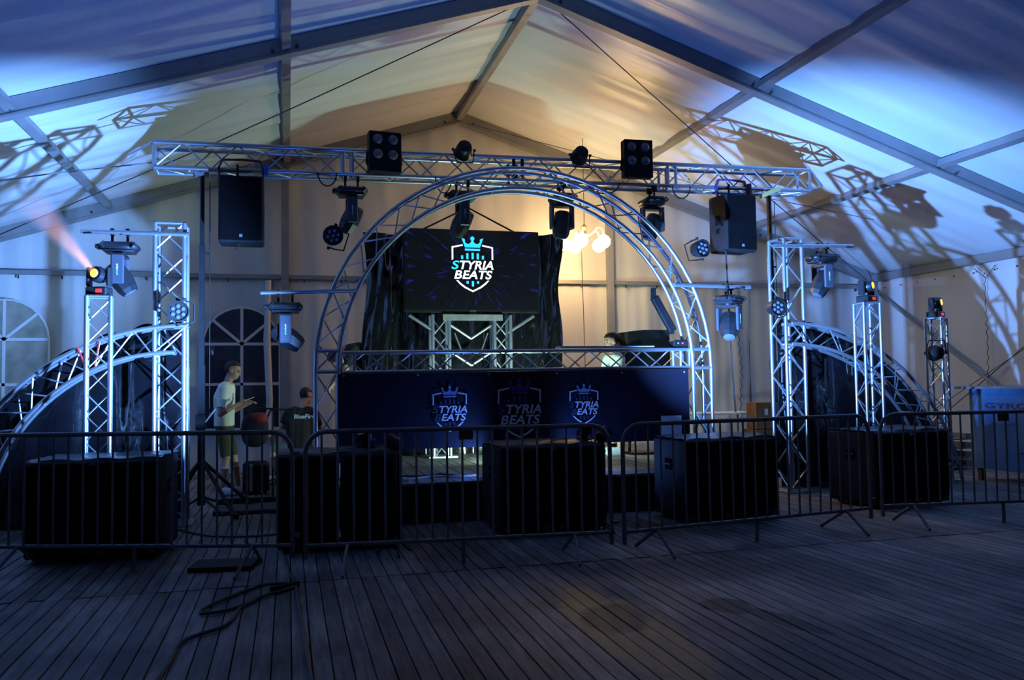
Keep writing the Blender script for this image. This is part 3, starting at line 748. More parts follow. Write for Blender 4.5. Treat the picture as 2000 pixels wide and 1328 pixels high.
# small moving heads on the short towers
def mini_head(label, loc, rz, tilt):
    t = thing('small_moving_head', label, 'stage light', loc, rz, 'amber moving heads')
    MB().bbox((0, 0, .045), (.20, .17, .09), .012).build('base', MHB, t)
    boxpart('display', (.03, -.0865, .05), (.06, .003, .035), ER, t)
    for s in (-1, 1): MB().bbox((s * .095, 0, .19), (.035, .09, .19), .012).build('yoke_arm', MHB, t)
    h = link('head', None, t, (0, 0, .21)); h.rotation_euler = tilt
    MB().lathe([(.03, .085), (.06, .07), (.078, .02), (.08, -.03), (.07, -.075), (.058, -.08)], axis='Y', n=16).build('lamp_head', MHB, h, True)
    MB().lathe([(.042, -.079), (.036, -.088), (.001, -.092)], axis='Y', n=16).build('lens', EO, h, True)
    return t
mini_head('small moving head with glowing amber lens on the left short tower', (-1.775, 8.9, 2.345), -.2, (-.12, 0, -.22))
mini_head('small moving head with glowing amber lens on the short tower before the right arch', (7.03, 9.05, 2.385), .3, (-.1, 0, .35))
mini_head('small moving head with glowing amber lens on the far right short tower', (8.77, 9.85, 2.265), .3, (-.1, 0, .35))

# slim LED bar hung inside the right flank of the arch
t = thing('led_bar', 'slanting black LED bar hung inside the right flank of the arch', 'stage light', (4.60, 9.80, 2.29))
rt_ = Matrix.Rotation(PI / 2 - 1.05, 3, 'Y').inverted()
MB().bbox((0, 0, 0), (.10, .08, .50), .012, rt_).build('bar_body', BLK, t)
MB().bbox((-.13, 0, .26), (.06, .05, .14), .008).build('bracket', BLK, t); boxpart('end_cap', (.11, 0, -.23), (.05, .05, .05), BLKM, t)

# beam lights on short stands before the subwoofers, added fill lights on the subwoofers
def lamp_can(t, hz, d, r=.066):
    c = link('head', None, t, (0, 0, hz)); c.rotation_mode = 'QUATERNION'; c.rotation_quaternion = d.to_track_quat('-Y', 'Z')
    MB().lathe([(.03, .07), (.05, .06), (.062, .0), (.066, -.07), (.058, -.07), (.056, -.03), (.001, -.03)], axis='Y', n=18).build('can', BLKM, c, True)
    MB().lathe([(.055, -.032), (.001, -.034)], axis='Y', n=18).build('lens', ESPOT, c)
def spot(t, hz, d, power, coln, size, blend, soft):
    l = bpy.data.lights.new('stage_lamp', 'SPOT'); l.energy = power; l.color = coln; l.spot_size = size; l.spot_blend = blend; l.shadow_soft_size = soft
    lo = bpy.data.objects.new('stage_lamp', l); COL.objects.link(lo); lo.parent = t; lo.location = V((0, 0, hz)) + d * .12
    lo.rotation_mode = 'QUATERNION'; lo.rotation_quaternion = d.to_track_quat('-Z', 'Y')
def beam_light(label, loc, d, size, power):
    t = thing('beam_light', label, 'stage light', loc); d = V(d).normalized(); hz = .95
    lamp_can(t, hz, d); rod('pole', (0, 0, .05), (0, 0, hz - .06), .014, BLKM, t)
    for a in (.6, 2.7, 4.8): rod('leg', (0, 0, .16), (.17 * math.cos(a), .17 * math.sin(a), .01), .009, BLKM, t)
    spot(t, hz, d, power, SPOT_COL, size, 1.0, .04)
beam_light('small black beam light on a stand before the second pair of subwoofers, aimed left', (.88, 7.28, 0), (-.71, .60, .37), 1.08, SPOT_W * 1.45)
beam_light('small black beam light on a stand before the middle pair of subwoofers, aimed right', (2.85, 7.45, 0), (.79, .46, .41), 1.08, SPOT_W * 1.5)
def spill_fill(label, loc, d, power):  # added fixture, stands in for the beam lights' wide blue spill on the roof
    t = thing('spill_fill_light', label, 'stage light', loc); d = V(d).normalized(); hz = .085
    lamp_can(t, hz, d)
    MB().path([(-.075, 0, hz), (-.075, 0, .012), (.075, 0, .012), (.075, 0, hz)], .008, 6).build('bracket', BLKM, t)
    boxpart('foot', (0, 0, .006), (.16, .09, .012), BLKM, t)
    spot(t, hz, d, power, (.06, .21, 1.0), 2.4, .8, .16)
spill_fill('added blue fill light for beam spill, lying on the second pair of subwoofers', (.70, 8.0, .868), (-.35, -.22, .85), SPILL_W)
spill_fill('added blue fill light for beam spill, lying on the middle pair of subwoofers', (2.90, 8.1, .868), (.35, -.22, .85), SPILL_W)
def uplight(label, loc, d, power):
    t = thing('uplight', label, 'stage light', loc)
    MB().bbox((0, 0, .05), (.16, .12, .08), .012).build('housing', BLKM, t); MB().box((0, .0, .092), (.12, .08, .004)).build('lens', ESPOT, t); boxpart('foot', (0, 0, .006), (.18, .10, .012), BLKM, t)
    l = bpy.data.lights.new('uplight_lamp', 'SPOT'); l.energy = power; l.color = (.10, .26, 1.0); l.spot_size = 2.7; l.spot_blend = .6; l.shadow_soft_size = .04
    lo = bpy.data.objects.new('uplight_lamp', l); COL.objects.link(lo); lo.parent = t; lo.location = (0, 0, .12); lo.rotation_mode = 'QUATERNION'; lo.rotation_quaternion = V(d).to_track_quat('-Z', 'Y')
uplight('low blue uplight on the stage boards behind the left middle subwoofer', (2.17, 9.0, .422), (-.85, .30, .25), 50)
uplight('low blue uplight on the stage boards behind the right middle subwoofer', (3.02, 9.0, .422), (.85, .25, .25), 42)
t = thing('work_light', 'greenish-white work light on the stage floor inside the booth', 'lamp', (2.9, 10.15, .425))
MB().bbox((0, 0, .10), (.34, .08, .16), .01, Matrix.Rotation(-.6, 3, 'X')).build('body', BLKM, t)
MB().box((0, .05, .135), (.28, .004, .10), Matrix.Rotation(-.6, 3, 'X')).build('lens', EBOOTH, t); boxpart('foot', (0, 0, .01), (.25, .15, .02), BLKM, t)
l = bpy.data.lights.new('work_lamp', 'AREA'); l.energy = BOOTH_W; l.color = BOOTH_COL; l.shape = 'RECTANGLE'; l.size = .28; l.size_y = .10
lo = bpy.data.objects.new('work_lamp', l); COL.objects.link(lo); lo.parent = t; lo.location = (0, .09, .16); lo.rotation_euler = (PI / 2 + .6, 0, 0)

# chandelier
ch = thing('chandelier', 'lit chandelier with warm glass globes hanging before the gable wall', 'lamp', (4.90, 13.5, 3.62))
MB().path([(0, 0, .52), (0, 0, 2.0)], .006, 5).build('flex', CABLE, ch)
MB().lathe([(.012, .52), (.05, .46), (.03, .40), (.06, .34), (.035, .27), (.012, .22)], n=14).build('stem', mat('brass', (.5, .36, .16), .35, .7), ch, True)
for k in range(5):
    a = k * 2 * PI / 5 + .45; ca, sa = math.cos(a), math.sin(a); R = .31
    pts = [(ca * r, sa * r, z) for r, z in ((.04, .34), (.12, .32), (.18, .36), (.25, .43), (.33, .41), (.36, .34), (.36, .29))]
    MB().path(pts, .013, 7).build('arm', mat('cream_metal', (.7, .62, .45), .4), ch, True)
    g = MB(); g.lathe([(.04, .29)] + [(max(.002, .115 * math.sin(PI * i / 10)), .175 + .115 * math.cos(PI * i / 10)) for i in range(1, 11)], (ca * .36, sa * .36, 0), n=16).build('globe', EGLOBE, ch, True)
cable('drop_cable', 'thin cable dangling straight down below the chandelier', [(4.84, 13.5, 3.84), (4.86, 13.5, 2.6), (4.88, 13.5, 1.2), (4.9, 13.5, .02)], .006, CABLE)

# ------------------------------------------------------------------ loudspeakers
def pa(label, loc, rz, logo_x):
    t = thing('pa_speaker', label, 'speaker', loc, rz, 'hanging PA speakers')
    MB().bbox((0, .2, 0), (.49, .40, .76), .02).build('cabinet', CAB, t)
    MB().bbox((0, -.005, 0), (.45, .02, .72), .006).build('grille', GRILL, t)
    MB().box((0, 0, 0), (.035, .006, .035)).build('badge', GALV, t, loc=(logo_x, -.018, -.31))
    for s in (-1, 1):
        MB().bbox((s * .243, .2, .04), (.012, .10, .13), .004).build('handle_recess', GRILL, t)
        MB().box((s * .243, .2, -.10), (.012, .07, .07)).build('port', GRILL, t)
        boxpart('corner_foot', (s * .2, .05, -.385), (.05, .05, .012), BLK, t)
    return t
s1 = pa('black PA speaker hanging from the left part of the overhead truss', (-.515, 9.90, 3.46), 0, 0)
s2 = pa('black PA speaker hanging from the right part of the overhead truss', (5.82, 9.92, 3.53), .12, .0)
for s_, m_, m2 in ((s1, NAVY, BLUESTRAP), (s2, mat('violet_strap', (.05, .04, .16), .6), NAVY)):
    MB().path([(-.235, .2, .37), (-.26, .2, .5), (-.21, .2, .60), (.0, .2, .61), (.2, .2, .60), (.235, .2, .5), (.235, .2, .37)], .035, 6, flat=(.35, 1)).build('sling', m_, s_, True)
    MB().box((.27, .2, .50), (.05, .08, .14)).build('strap', m2, s_); rod('hanger', (-.05, .2, .37), (-.05, .2, .55), .015, BLKM, s_)
cable('hanging_cable', 'black cable hanging down from the right PA speaker', [(5.56, 9.9, 3.14), (5.57, 9.88, 2.4), (5.60, 9.88, 1.6), (5.63, 9.88, 1.02)], .012, CABLE)
rod_ = cable('speaker_cable', 'short cable end poking out under the left PA speaker', [(-.53, 9.95, 3.08), (-.57, 9.93, 2.99)], .008, CABLE)

def sub_proto():
    t = thing('subwoofer', None, 'speaker')
    MB().bbox((0, .36, .44), (.515, .72, .80), .014).build('cabinet', CAB, t)
    MB().bbox((0, -.008, .46), (.475, .02, .70), .006).build('grille', GRILL, t)
    for s in (-1, 1):
        MB().bbox((s * .256, .38, .58), (.012, .16, .12), .004).build('handle_recess', GRILL, t)
        MB().path([(s * .262, .32, .58), (s * .262, .44, .58)], .012, 6).build('handle', BLKM, t)
        boxpart('corner_latch', (s * .20, -.004, .075), (.06, .012, .03), mat('latch_steel', (.10, .10, .10), .5, .5), t)
        for y in (.1, .62): MB().lathe([(.035, -.02), (.035, .02)], (s * .19, y, .036), 'X', 12).build('caster', BLK, t)
    return t
SUB0 = sub_proto(); first = True
ORD = ['far left pair', 'second pair from the left', 'middle pair', 'fourth pair from the left', 'far right pair']
SUBS = [(-1.60, 7.82, -.10), (.44, 7.60, -.03), (2.46, 7.74, .02), (4.40, 7.80, .05), (6.76, 8.02, .10)]
SHEET = ['covering the far left subwoofers', 'covering the second pair of subwoofers', 'glinting on the middle subwoofers', 'glinting on the fourth pair of subwoofers', 'covering the far right subwoofers']
for i, (x, y, rz) in enumerate(SUBS):
    for k, s in ((0, -1), (1, 1)):
        t = SUB0 if first else copy_tree(SUB0); first = False
        t.location = (x + s * .276 * math.cos(rz), y + s * .276 * math.sin(rz), 0); t.rotation_euler = (0, 0, rz)
        t['label'] = 'black subwoofer behind the barriers, %s box of the %s' % (('left', 'right')[k], ORD[i]); t['group'] = 'subwoofers on the floor'
    sh = thing('plastic_sheet', 'thin black plastic sheet %s' % SHEET[i], 'sheet', (x, y, .842), rz)
    rn = random.Random(i + 40); ph = [rn.uniform(0, 6) for _ in range(6)]
    def sf(u, v):
        xx = (u - .5) * 1.07; yy = -.012 + .75 * v
        z = .008 + .012 * abs(math.sin(xx * 9 + ph[0] + 2 * math.sin(yy * 5 + ph[1]))) * (.3 + u) + .008 * math.sin(yy * 17 + ph[2] + xx * 8) ** 2
        if v < .04: z = -.03 - .05 * (u > .45) * (.5 + .5 * math.sin(u * 19 + ph[3]))
        return (xx, yy - (.012 if v < .04 else 0), z)
    MB().grid(sf, 46, 30).build('sheet', SHEETM, sh, True)

# ------------------------------------------------------------------ crowd barriers
def barrier(label, p0, p1, tagged, lean=0.0):
    p0, p1 = V((p0[0], p0[1], 0)), V((p1[0], p1[1], 0)); d = p1 - p0; L = d.length
    t = thing('crowd_barrier', label, 'barrier', p0, math.atan2(d.y, d.x), 'crowd barriers')
    zt, zb, r = 1.09, .20, .16
    pts = [(0, 0, .10), (0, 0, zt - r)] + [(r - r * math.cos(a), 0, zt - r + r * math.sin(a)) for a in (PI / 8, PI / 4, 3 * PI / 8)] + [(r, 0, zt), (L - r, 0, zt)] + \
          [(L - r + r * math.sin(a), 0, zt - r + r * math.cos(a)) for a in (PI / 8, PI / 4, 3 * PI / 8)] + [(L, 0, zt - r), (L, 0, .10)]
    MB().path(pts, .019, 8).build('frame', BARR, t, True)
    rod('bottom_rail', (0, 0, zb), (L, 0, zb), .017, BARR, t)
    nb = round(L / .123)
    for k in range(1, nb):
        x = L * k / nb; top = zt if r < x < L - r else zt - r + math.sqrt(max(0, r * r - (r - min(x, L - x)) ** 2))
        rod('bar', (x, 0, zb), (x, 0, top), .0095, BARR, t, 6)
    for x in (.32, L - .32):
        MB().path([(x - .03, -.30, .012), (x, -.02, zb - .01), (x, .02, zb - .01), (x - .03, .30, .012)], .016, 6, flat=(1, .8)).build('foot', BARR, t)
    rod('middle_leg', (L / 2, 0, zb), (L / 2, 0, .0), .017, BARR, t)
    for z in (.28, .92): MB().box((L + .03, 0, z), (.06, .02, .03)).build('hook', BARR, t)
    if tagged: boxpart('name_plate', (L * .5 + .03, -.012, zt - .055), (.115, .012, .07), WOODT, t)
    return t
barrier('leftmost galvanised crowd barrier, running out of the frame before the left subwoofers', (-2.40, 7.70), (0.03, 6.93), False)
barrier('galvanised crowd barrier with a brown plate, standing before the middle of the stage', (.13, 6.86), (2.60, 6.64), True)
barrier('galvanised crowd barrier before the fourth pair of subwoofers, right of the stage middle', (2.70, 6.60), (5.42, 7.02), False)
barrier('rightmost galvanised crowd barrier with a brown plate, ending outside the frame', (5.60, 7.08), (8.15, 6.75), True)

t = thing('red_strap', 'red lashing straps crossed between the left quarter arch and its short tower', 'strap', (-1.98, 9.46, 1.75))
for (a, b_) in (((-.11, 0, .13), (0, 0, -.13)), ((.10, 0, .18), (.06, 0, -.06)), ((-.02, -.1, .09), (.12, -.2, .02))): MB().path([a, b_], .011, 6, flat=(1, .4)).build('strap_band', REDP, t)
for lab, x, w_, h_ in (('black cable loop drooping under the overhead truss left of the first moving head', .45, .11, .16), ('black cable loop drooping under the overhead truss near the second moving head', 1.85, .10, .20),
                   ('black cable loop drooping under the overhead truss right of the chandelier', 3.95, .22, .14), ('black cable loop drooping under the overhead truss left of the right speaker', 5.05, .13, .17)):
    cable('power_cable', lab, [(x + w_ * math.cos(PI + PI * i / 10), 10.12, 4.0 + .012 * (x - 2.8) - h_ * math.sin(PI * i / 10)) for i in range(11)], .009, CABLE, 'cable loops on the overhead truss')
# ------------------------------------------------------------------ booth fittings, right-hand clutter
t = thing('dj_table', 'white-topped table inside the booth behind the front truss', 'table', (4.05, 10.28, .42))
MB().bbox((0, 0, 1.16), (1.9, .62, .04), .006).build('table_top', WHITE, t)
for x in (-.85, .85):
    for y in (-.25, .25): rod('leg', (x, y, 0), (x, y, 1.14), .02, GALV, t)
o = MB().bbox((0, 0, 0), (1.22, .20, .03), .004).build('white_board', WHITE, None, False, (3.75, 9.66, 1.862)); tag(o, 'narrow white board lying on the booth truss, right of the screen', 'board')
t = thing('controller', 'small black controller with a blue and a red light on the booth truss', 'controller', (4.72, 9.64, 1.848))
MB().bbox((0, 0, .05), (.20, .16, .10), .012).build('case', BLK, t); MB().lathe([(.012, 0), (.001, -.006)], (-.04, -.081, .06), 'Y', 8).build('led', EB, t); MB().lathe([(.012, 0), (.001, -.006)], (.02, -.081, .06), 'Y', 8).build('led', ER, t)
t = thing('monitor_speaker', 'black monitor speaker standing inside the booth beside the woman', 'speaker', (4.88, 11.05, .42))
MB().prism([(-.33, 1.22), (.30, 1.22), (.30, 1.735), (-.10, 1.735), (-.33, 1.71)], -.2, .2).build('cabinet', mat('monitor_cabinet', (.016, .02, .021), .55), t)
for x in (-.2, .2): rod('stand_leg', (x, 0, 1.22), (x * 1.3, 0, 0), .022, BLKM, t)
boxpart('stand_foot', (0, 0, .02), (.6, .35, .03), BLKM, t)
# folding tables behind the right tower
t = thing('folding_table', 'white-topped folding table by the gable right of the arch', 'table', (6.75, 12.6, 0))
MB().bbox((0, 0, .89), (1.35, .6, .03), .005).build('table_top', WHITE, t)
for x in (-.6, .6):
    for y in (-.24, .24): rod('leg', (x, y, 0), (x, y, .88), .018, GALV, t)
t = thing('equipment_case', 'pale equipment case under the folding table right of the arch', 'case', (6.55, 12.0, 0))
MB().bbox((0, 0, .30), (.9, .5, .56), .02).build('shell', GALV, t); boxpart('lid_rim', (0, 0, .47), (.92, .52, .025), BLKM, t)
for x in (-.2, .2): boxpart('latch', (x, -.262, .46), (.06, .012, .08), WHITE, t)
t = thing('cardboard_box', 'brown cardboard box stacked behind the right winch stand', 'box', (7.35, 12.1, 0))
MB().bbox((0, 0, .86), (.36, .3, .42), .004).build('carton', CARD, t); MB().bbox((0, 0, .32), (.44, .4, .64), .004).build('lower_carton', CARD, t)
MB().box((0, -.152, .92), (.06, .002, .10)).build('paper_slip', WHITE, t)
t = thing('pallet_stack', 'low stack of wooden pallets beside the blue counter', 'pallet', (9.75, 11.3, 0))
WD = mat('pallet_wood', (.24, .21, .18), .8, var=.2)
for k in range(4):
    for y in (-.35, 0, .35): boxpart('board', (0, y, .05 + k * .14), (1.1, .16, .025), WD, t)
    for x in (-.45, 0, .45): boxpart('block', (x, 0, .1 + k * .14), (.1, .85, .07), WD, t)
# blue counter at the right
t = thing('bar_counter', 'blue painted wooden counter with a plank top at the right edge', 'counter', (9.27, 8.6, 0))
MB().bbox((.03, 0, .72), (.04, 2.5, 1.10), .004).build('front_board', BLUEP, t)
MB().bbox((.5, 1.23, .72), (.95, .04, 1.10), .004).build('side_board', BLUEP, t)
MB().bbox((.40, 0.06, 1.285), (1.1, 2.72, .035), .006).build('top_plank', mat('counter_top', (.2, .2, .22), .6), t)
for y in (1.15, 0, -1.1):
    for x in (.08, .9): boxpart('leg', (x, y, .1), (.07, .07, .2), WOODT, t)
boxpart('ledge', (-.005, .2, .44), (.02, .6, .015), BLUEP, t)
lettering('GYROS', .85, .075, mat('red_paint', (.10, .03, .09), .6), t, (.006, .55, 1.04), (PI / 2, 0, -PI / 2), 0, .02)

# ------------------------------------------------------------------ things on the floor
def floor_cable(label, pts, r=.011):
    return cable('floor_cable', label, [(x, y, r + .002) for x, y in pts], r, CABLE, 'cables on the floor')
def smooth(pts, k=5):
    out = []; n = len(pts)
    for i in range(n - 1):
        p0, p1, p2, p3 = (V(pts[max(0, min(n - 1, j))] + (0,)) for j in (i - 1, i, i + 1, i + 2))
        for s in range(k):
            u = s / k; out.append(tuple((.5 * ((2 * p1) + (p2 - p0) * u + (2 * p0 - 5 * p1 + 4 * p2 - p3) * u * u + (3 * p1 - p0 - 3 * p2 + p3) * u ** 3))[:2]))
    return out + [tuple(pts[-1])]
floor_cable('black cable looping over the planks before the left barrier', smooth([(-.66, 4.2), (-.608, 4.82), (-.577, 5.22), (-.372, 5.47), (-.304, 5.87), (-.244, 5.98), (-.4, 5.82), (-.54, 5.80), (-.50, 6.0), (-.227, 6.417), (-.08, 6.47), (.059, 6.40), (-.04, 6.25), (-.16, 6.15), (-.25, 5.98)]))
floor_cable('black cable trailing straight across the planks towards the gap in the barriers', smooth([(.12, 4.0), (.10, 4.6), (.08, 5.3), (.06, 6.0), (.05, 6.40), (.0, 6.9), (-.03, 7.4), (-.1, 8.0)]))
floor_cable('black cable crossing the floor between the left tower and the second subwoofers', smooth([(-1.25, 9.5), (-.95, 9.0), (-.7, 8.7), (-.3, 8.55), (.1, 8.7), (.3, 8.9)]))
t = thing('cable_connector', 'thick black plug lying on the coiled cable before the barriers', 'plug', (0, 6.36, .02)); MB().path([(-.12, -.08, 0), (.07, .03, 0)], .022, 8).build('plug_body', BLK, t, True)
o = MB().bbox((0, 0, 0), (.50, .34, .035), .008).build('rubber_mat', BLK, None, False, (-.5, 7.25, .02)); o.rotation_euler = (0, 0, -.15); tag(o, 'dark rubber mat on the planks under the left barrier', 'mat')
o = MB().bbox((0, 0, 0), (1.0, .55, .05), .01).build('dark_board', mat('dark_plank', (.035, .036, .045), .6), None, False, (-.33, 10.35, .027)); o.rotation_euler = (0, 0, .02); tag(o, 'flat dark board lying on the floor behind the left winch stand', 'board')
o = MB().bbox((0, 0, 0), (.95, .07, .07), .006).build('black_beam', BLK, None, False, (-.36, 11.0, .036)); tag(o, 'black beam lying on the floor in front of the standing man', 'beam')
# cables on stage
for k, (lab, pts) in enumerate((('loose pale cable on the stage boards under the banner, nearest the skirt', [(.9, 9.15), (1.2, 9.05), (1.5, 9.2), (1.8, 9.08), (2.0, 9.15)]), ('loose dark cable heaped on the stage boards under the banner', [(1.1, 9.3), (1.4, 9.22), (1.6, 9.32), (1.75, 9.2), (1.95, 9.33)]))):
    cable('stage_cable', lab, [(x, y, .435 + .012 * k) for x, y in smooth(pts)], .01, CABLE if k else GALV, 'cables on the stage')
# microphone stand, rucksack, suitcase near the men
t = thing('microphone_stand', 'black microphone stand between the standing and the crouching man', 'stand', (-.20, 11.45, 0))
rod('pole', (0, 0, .02), (0, 0, 1.16), .012, BLKM, t); rod('boom', (-.22, 0, 1.17), (.22, 0, 1.13), .010, BLKM, t)
for a in (.3, 2.4, 4.5): rod('leg', (0, 0, .25), (math.cos(a) * .3, math.sin(a) * .3, .01), .009, BLKM, t)
MB().lathe([(.02, -.02), (.02, .02)], (0, 0, 1.15), 'Y', 8).build('clutch', BLKM, t)
t = thing('rucksack', 'dark rucksack with a red top hung on the microphone stand', 'bag', (-.42, 11.45, .88))
def blob(R, n=12, m=16, pw=.75):
    b = MB(); vs = []
    pr = [(math.sin(PI * i / n), -math.cos(PI * i / n)) for i in range(n + 1)]
    f = lambda q: math.copysign(abs(q) ** pw, q)
    for (r, z) in pr:
        for k in range(m):
            a = 2 * PI * k / m; vs.append((R[0] * f(math.cos(a)) * max(.01, r ** pw), R[1] * f(math.sin(a)) * max(.01, r ** pw), R[2] * f(z)))
    return b.add(vs, [(i * m + k, i * m + (k + 1) % m, (i + 1) * m + (k + 1) % m, (i + 1) * m + k) for i in range(n) for k in range(m)])
blob((.17, .12, .22)).build('bag_body', SHIRTB, t, True)
MB().add(*(lambda b: (b.v, b.f))(blob((.10, .08, .07)))).build('red_flap', mat('red_cloth', (.28, .02, .015), .8), t, True, (.06, -.06, .16))
MB().path([(.1, 0, .18), (.15, 0, .28), (.2, 0, .26), (.14, 0, .12)], .012, 6).build('strap', BLK, t)
t = thing('suitcase', 'black suitcase standing on the floor between the two men', 'suitcase', (-.42, 11.9, 0))
MB().bbox((0, 0, .23), (.34, .22, .42), .04).build('shell', BLK, t, True); boxpart('silver_strip', (-.06, -.115, .23), (.035, .012, .36), GALV, t)
for s in (-1, 1): MB().lathe([(.025, -.015), (.025, .015)], (s * .12, 0, .025), 'X', 10).build('wheel', BLK, t)

# ------------------------------------------------------------------ people
def person(name, label, loc, rotz, J, shirt, shorts, sleeve=.75, short_leg=.95, hair=HAIRM, text=None, shoe=SHOE, long_hair=False, hands=None):
    prims = []   # (tag, p0, r0, p1, r1, lateral scale, lateral axis)
    def cap(tg, a, ra, b, rb): prims.append((tg, V(a), ra, V(b), rb))
    hipL, hipR = V(J['hip']) + V(J.get('lat', (0, 1, 0))) * .09, V(J['hip']) - V(J.get('lat', (0, 1, 0))) * .09
    lat = V(J.get('lat', (0, 1, 0))); latS = V(J.get('lats', J.get('lat', (0, 1, 0))))
    hip, chest, neck, head = V(J['hip']), V(J['chest']), V(J['neck']), V(J['head'])
    for k in (-1, 0, 1):
        l = lat * .075 * k; ls = latS * .085 * k
        cap('pelvis', hip + l - V((0, 0, .02)), .105, hip + l + (chest - hip) * .2, .105)
        cap('torso', hip + l + (chest - hip) * .2, .103, chest + ls, .112)
        cap('torso', chest + ls, .11, chest + ls * 1.2 + (neck - chest) * .55, .085)
    cap('neck', chest + (neck - chest) * .6, .065, neck, .056); cap('neck', neck, .056, head + (neck - head) * .25, .056)
    for s, h in ((1, hipL), (-1, hipR)):
        k_, a_, t_ = ('kneeL', 'ankL', 'toeL') if s > 0 else ('kneeR', 'ankR', 'toeR')
        kn, an, to = V(J[k_]), V(J[a_]), V(J[t_])
        cap('thigh', h, .088, kn, .056); mid = kn + (an - kn) * .3
        cap('shin', kn, .054, mid, .057); cap('shin', mid, .057, an, .036); cap('foot', an, .042, to, .036); cap('foot', an + V((0, 0, -.03)), .045, to - V((0, 0, .005)), .036)
        sh = chest + (neck - chest) * .52 + latS * .185 * s; el, wr = V(J['elL' if s > 0 else 'elR']), V(J['wrL' if s > 0 else 'wrR'])
        cap('shoulder', chest + (neck - chest) * .5 + latS * .1 * s, .07, sh, .062); cap('uparm', sh, .058, el, .042); cap('forearm', el, .041, wr, .027)
        hd = (wr - el).normalized(); sd_ = hd.cross(V((0, 0, 1))); sd_ = sd_.normalized() if sd_.length > .01 else V((0, 1, 0)); dn = sd_.cross(hd)
        palm = wr + hd * .075
        cap('hand', wr, .024, palm, .026); cap('hand', wr + sd_ * .015, .018, palm + sd_ * .022, .017); cap('hand', wr - sd_ * .015, .018, palm - sd_ * .022, .017)
        for q, ln in ((-1.5, .055), (-.5, .07), (.5, .074), (1.5, .066)):
            b0 = palm + sd_ * .021 * q; b1 = b0 + hd * ln * .6 - dn * .012; b2 = b1 + hd * ln * .35 - dn * .035
            cap('hand', b0, .0105, b1, .0095); cap('hand', b1, .0095, b2, .008)
        tb = wr + hd * .03 + sd_ * .02 * (1); cap('hand', tb, .013, tb + hd * .035 + sd_ * .03 - dn * .02, .0105); cap('hand', tb + hd * .035 + sd_ * .03 - dn * .02, .0105, tb + hd * .06 + sd_ * .03 - dn * .035, .009)
    fdir = V(J.get('face', (1, 0, 0))).normalized(); upv = (head - neck).normalized(); upv = (upv - fdir * upv.dot(fdir)).normalized(); sid = upv.cross(fdir)
    HM = Matrix((fdir, sid, upv)).transposed()
    def hp(x, y, z): return head + HM @ V((x, y, z))
    bm = bmesh.new()
    def sphere(c, R, M=None):
        mt = Matrix.Translation(c) @ (M.to_4x4() if M else Matrix()) @ Matrix.Diagonal((R[0], R[1], R[2], 1))
        bmesh.ops.create_icosphere(bm, subdivisions=3, radius=1, matrix=mt)
    def frust(a, ra, b_, rb):
        d = b_ - a; L = d.length
        bmesh.ops.create_icosphere(bm, subdivisions=2, radius=ra, matrix=Matrix.Translation(a)); bmesh.ops.create_icosphere(bm, subdivisions=2, radius=rb, matrix=Matrix.Translation(b_))
        if L > 1e-4:
            mt = Matrix.Translation((a + b_) / 2) @ d.to_track_quat('Z', 'Y').to_matrix().to_4x4()
            bmesh.ops.create_cone(bm, cap_ends=True, segments=14, radius1=ra, radius2=rb, depth=L, matrix=mt)
    for (tg, a, ra, b_, rb) in prims: frust(a, ra, b_, rb)
    sphere(hp(-.012, 0, .035), (.100, .078, .095), HM); sphere(hp(.025, 0, -.035), (.068, .062, .082), HM); sphere(hp(.055, 0, -.078), (.034, .034, .03), HM)
    frust(hp(.085, 0, .01), .012, hp(.108, 0, -.028), .015); sphere(hp(.082, 0, .03), (.02, .055, .014), HM); sphere(hp(.084, 0, -.062), (.016, .027, .016), HM)
    for s in (-1, 1): sphere(hp(-.01, s * .078, -.005), (.02, .01, .032), HM)
    me = bpy.data.meshes.new('body_src'); bm.to_mesh(me); bm.free()
    tmp = bpy.data.objects.new('tmp', me); COL.objects.link(tmp)
    md = tmp.modifiers.new('r', 'REMESH'); md.mode = 'VOXEL'; md.voxel_size = .0095; md.use_smooth_shade = True
    ms_ = tmp.modifiers.new('s', 'SMOOTH'); ms_.iterations = 3; ms_.factor = .5
    body = bpy.data.meshes.new_from_object(tmp.evaluated_get(bpy.context.evaluated_depsgraph_get())); bpy.data.objects.remove(tmp); bpy.data.meshes.remove(me)
    body.materials.clear(); body.materials.append(SKIN); body.name = 'body'
    t = thing(name, label, 'person', loc, rotz)
    link('body', body, t)
    nv = len(body.vertices); co = np.zeros(nv * 3); body.vertices.foreach_get('co', co); co = co.reshape(-1, 3)
    nrm = np.zeros(nv * 3); body.vertices.foreach_get('normal', nrm); nrm = nrm.reshape(-1, 3)
    polys = [tuple(p.vertices) for p in body.polygons]; cen = np.array([co[list(p)].mean(0) for p in polys])
    best = np.full(len(cen), 1e9); lab = np.zeros(len(cen), int); tt = np.zeros(len(cen))
    tags = ['pelvis', 'torso', 'neck', 'thigh', 'shin', 'foot', 'shoulder', 'uparm', 'forearm', 'hand', 'head']
    for (tg, a, ra, b_, rb) in prims:
        a_, d = np.array(a), np.array(b_ - a); L2 = max(1e-9, (d * d).sum()); u = np.clip(((cen - a_) @ d) / L2, 0, 1)
        ds = np.linalg.norm(cen - a_ - u[:, None] * d, axis=1) - (ra + (rb - ra) * u); m_ = ds < best; best[m_] = ds[m_]; lab[m_] = tags.index(tg); tt[m_] = u[m_]
    hl = (cen - np.array(head)) @ np.array(HM)    # head-local
    dh = np.linalg.norm(hl / np.array([.1, .08, .115]), axis=1) - 1; m_ = (dh * .09 < best) & (hl[:, 2] > -.12) & (np.linalg.norm(hl, axis=1) < .16); lab[m_] = 10
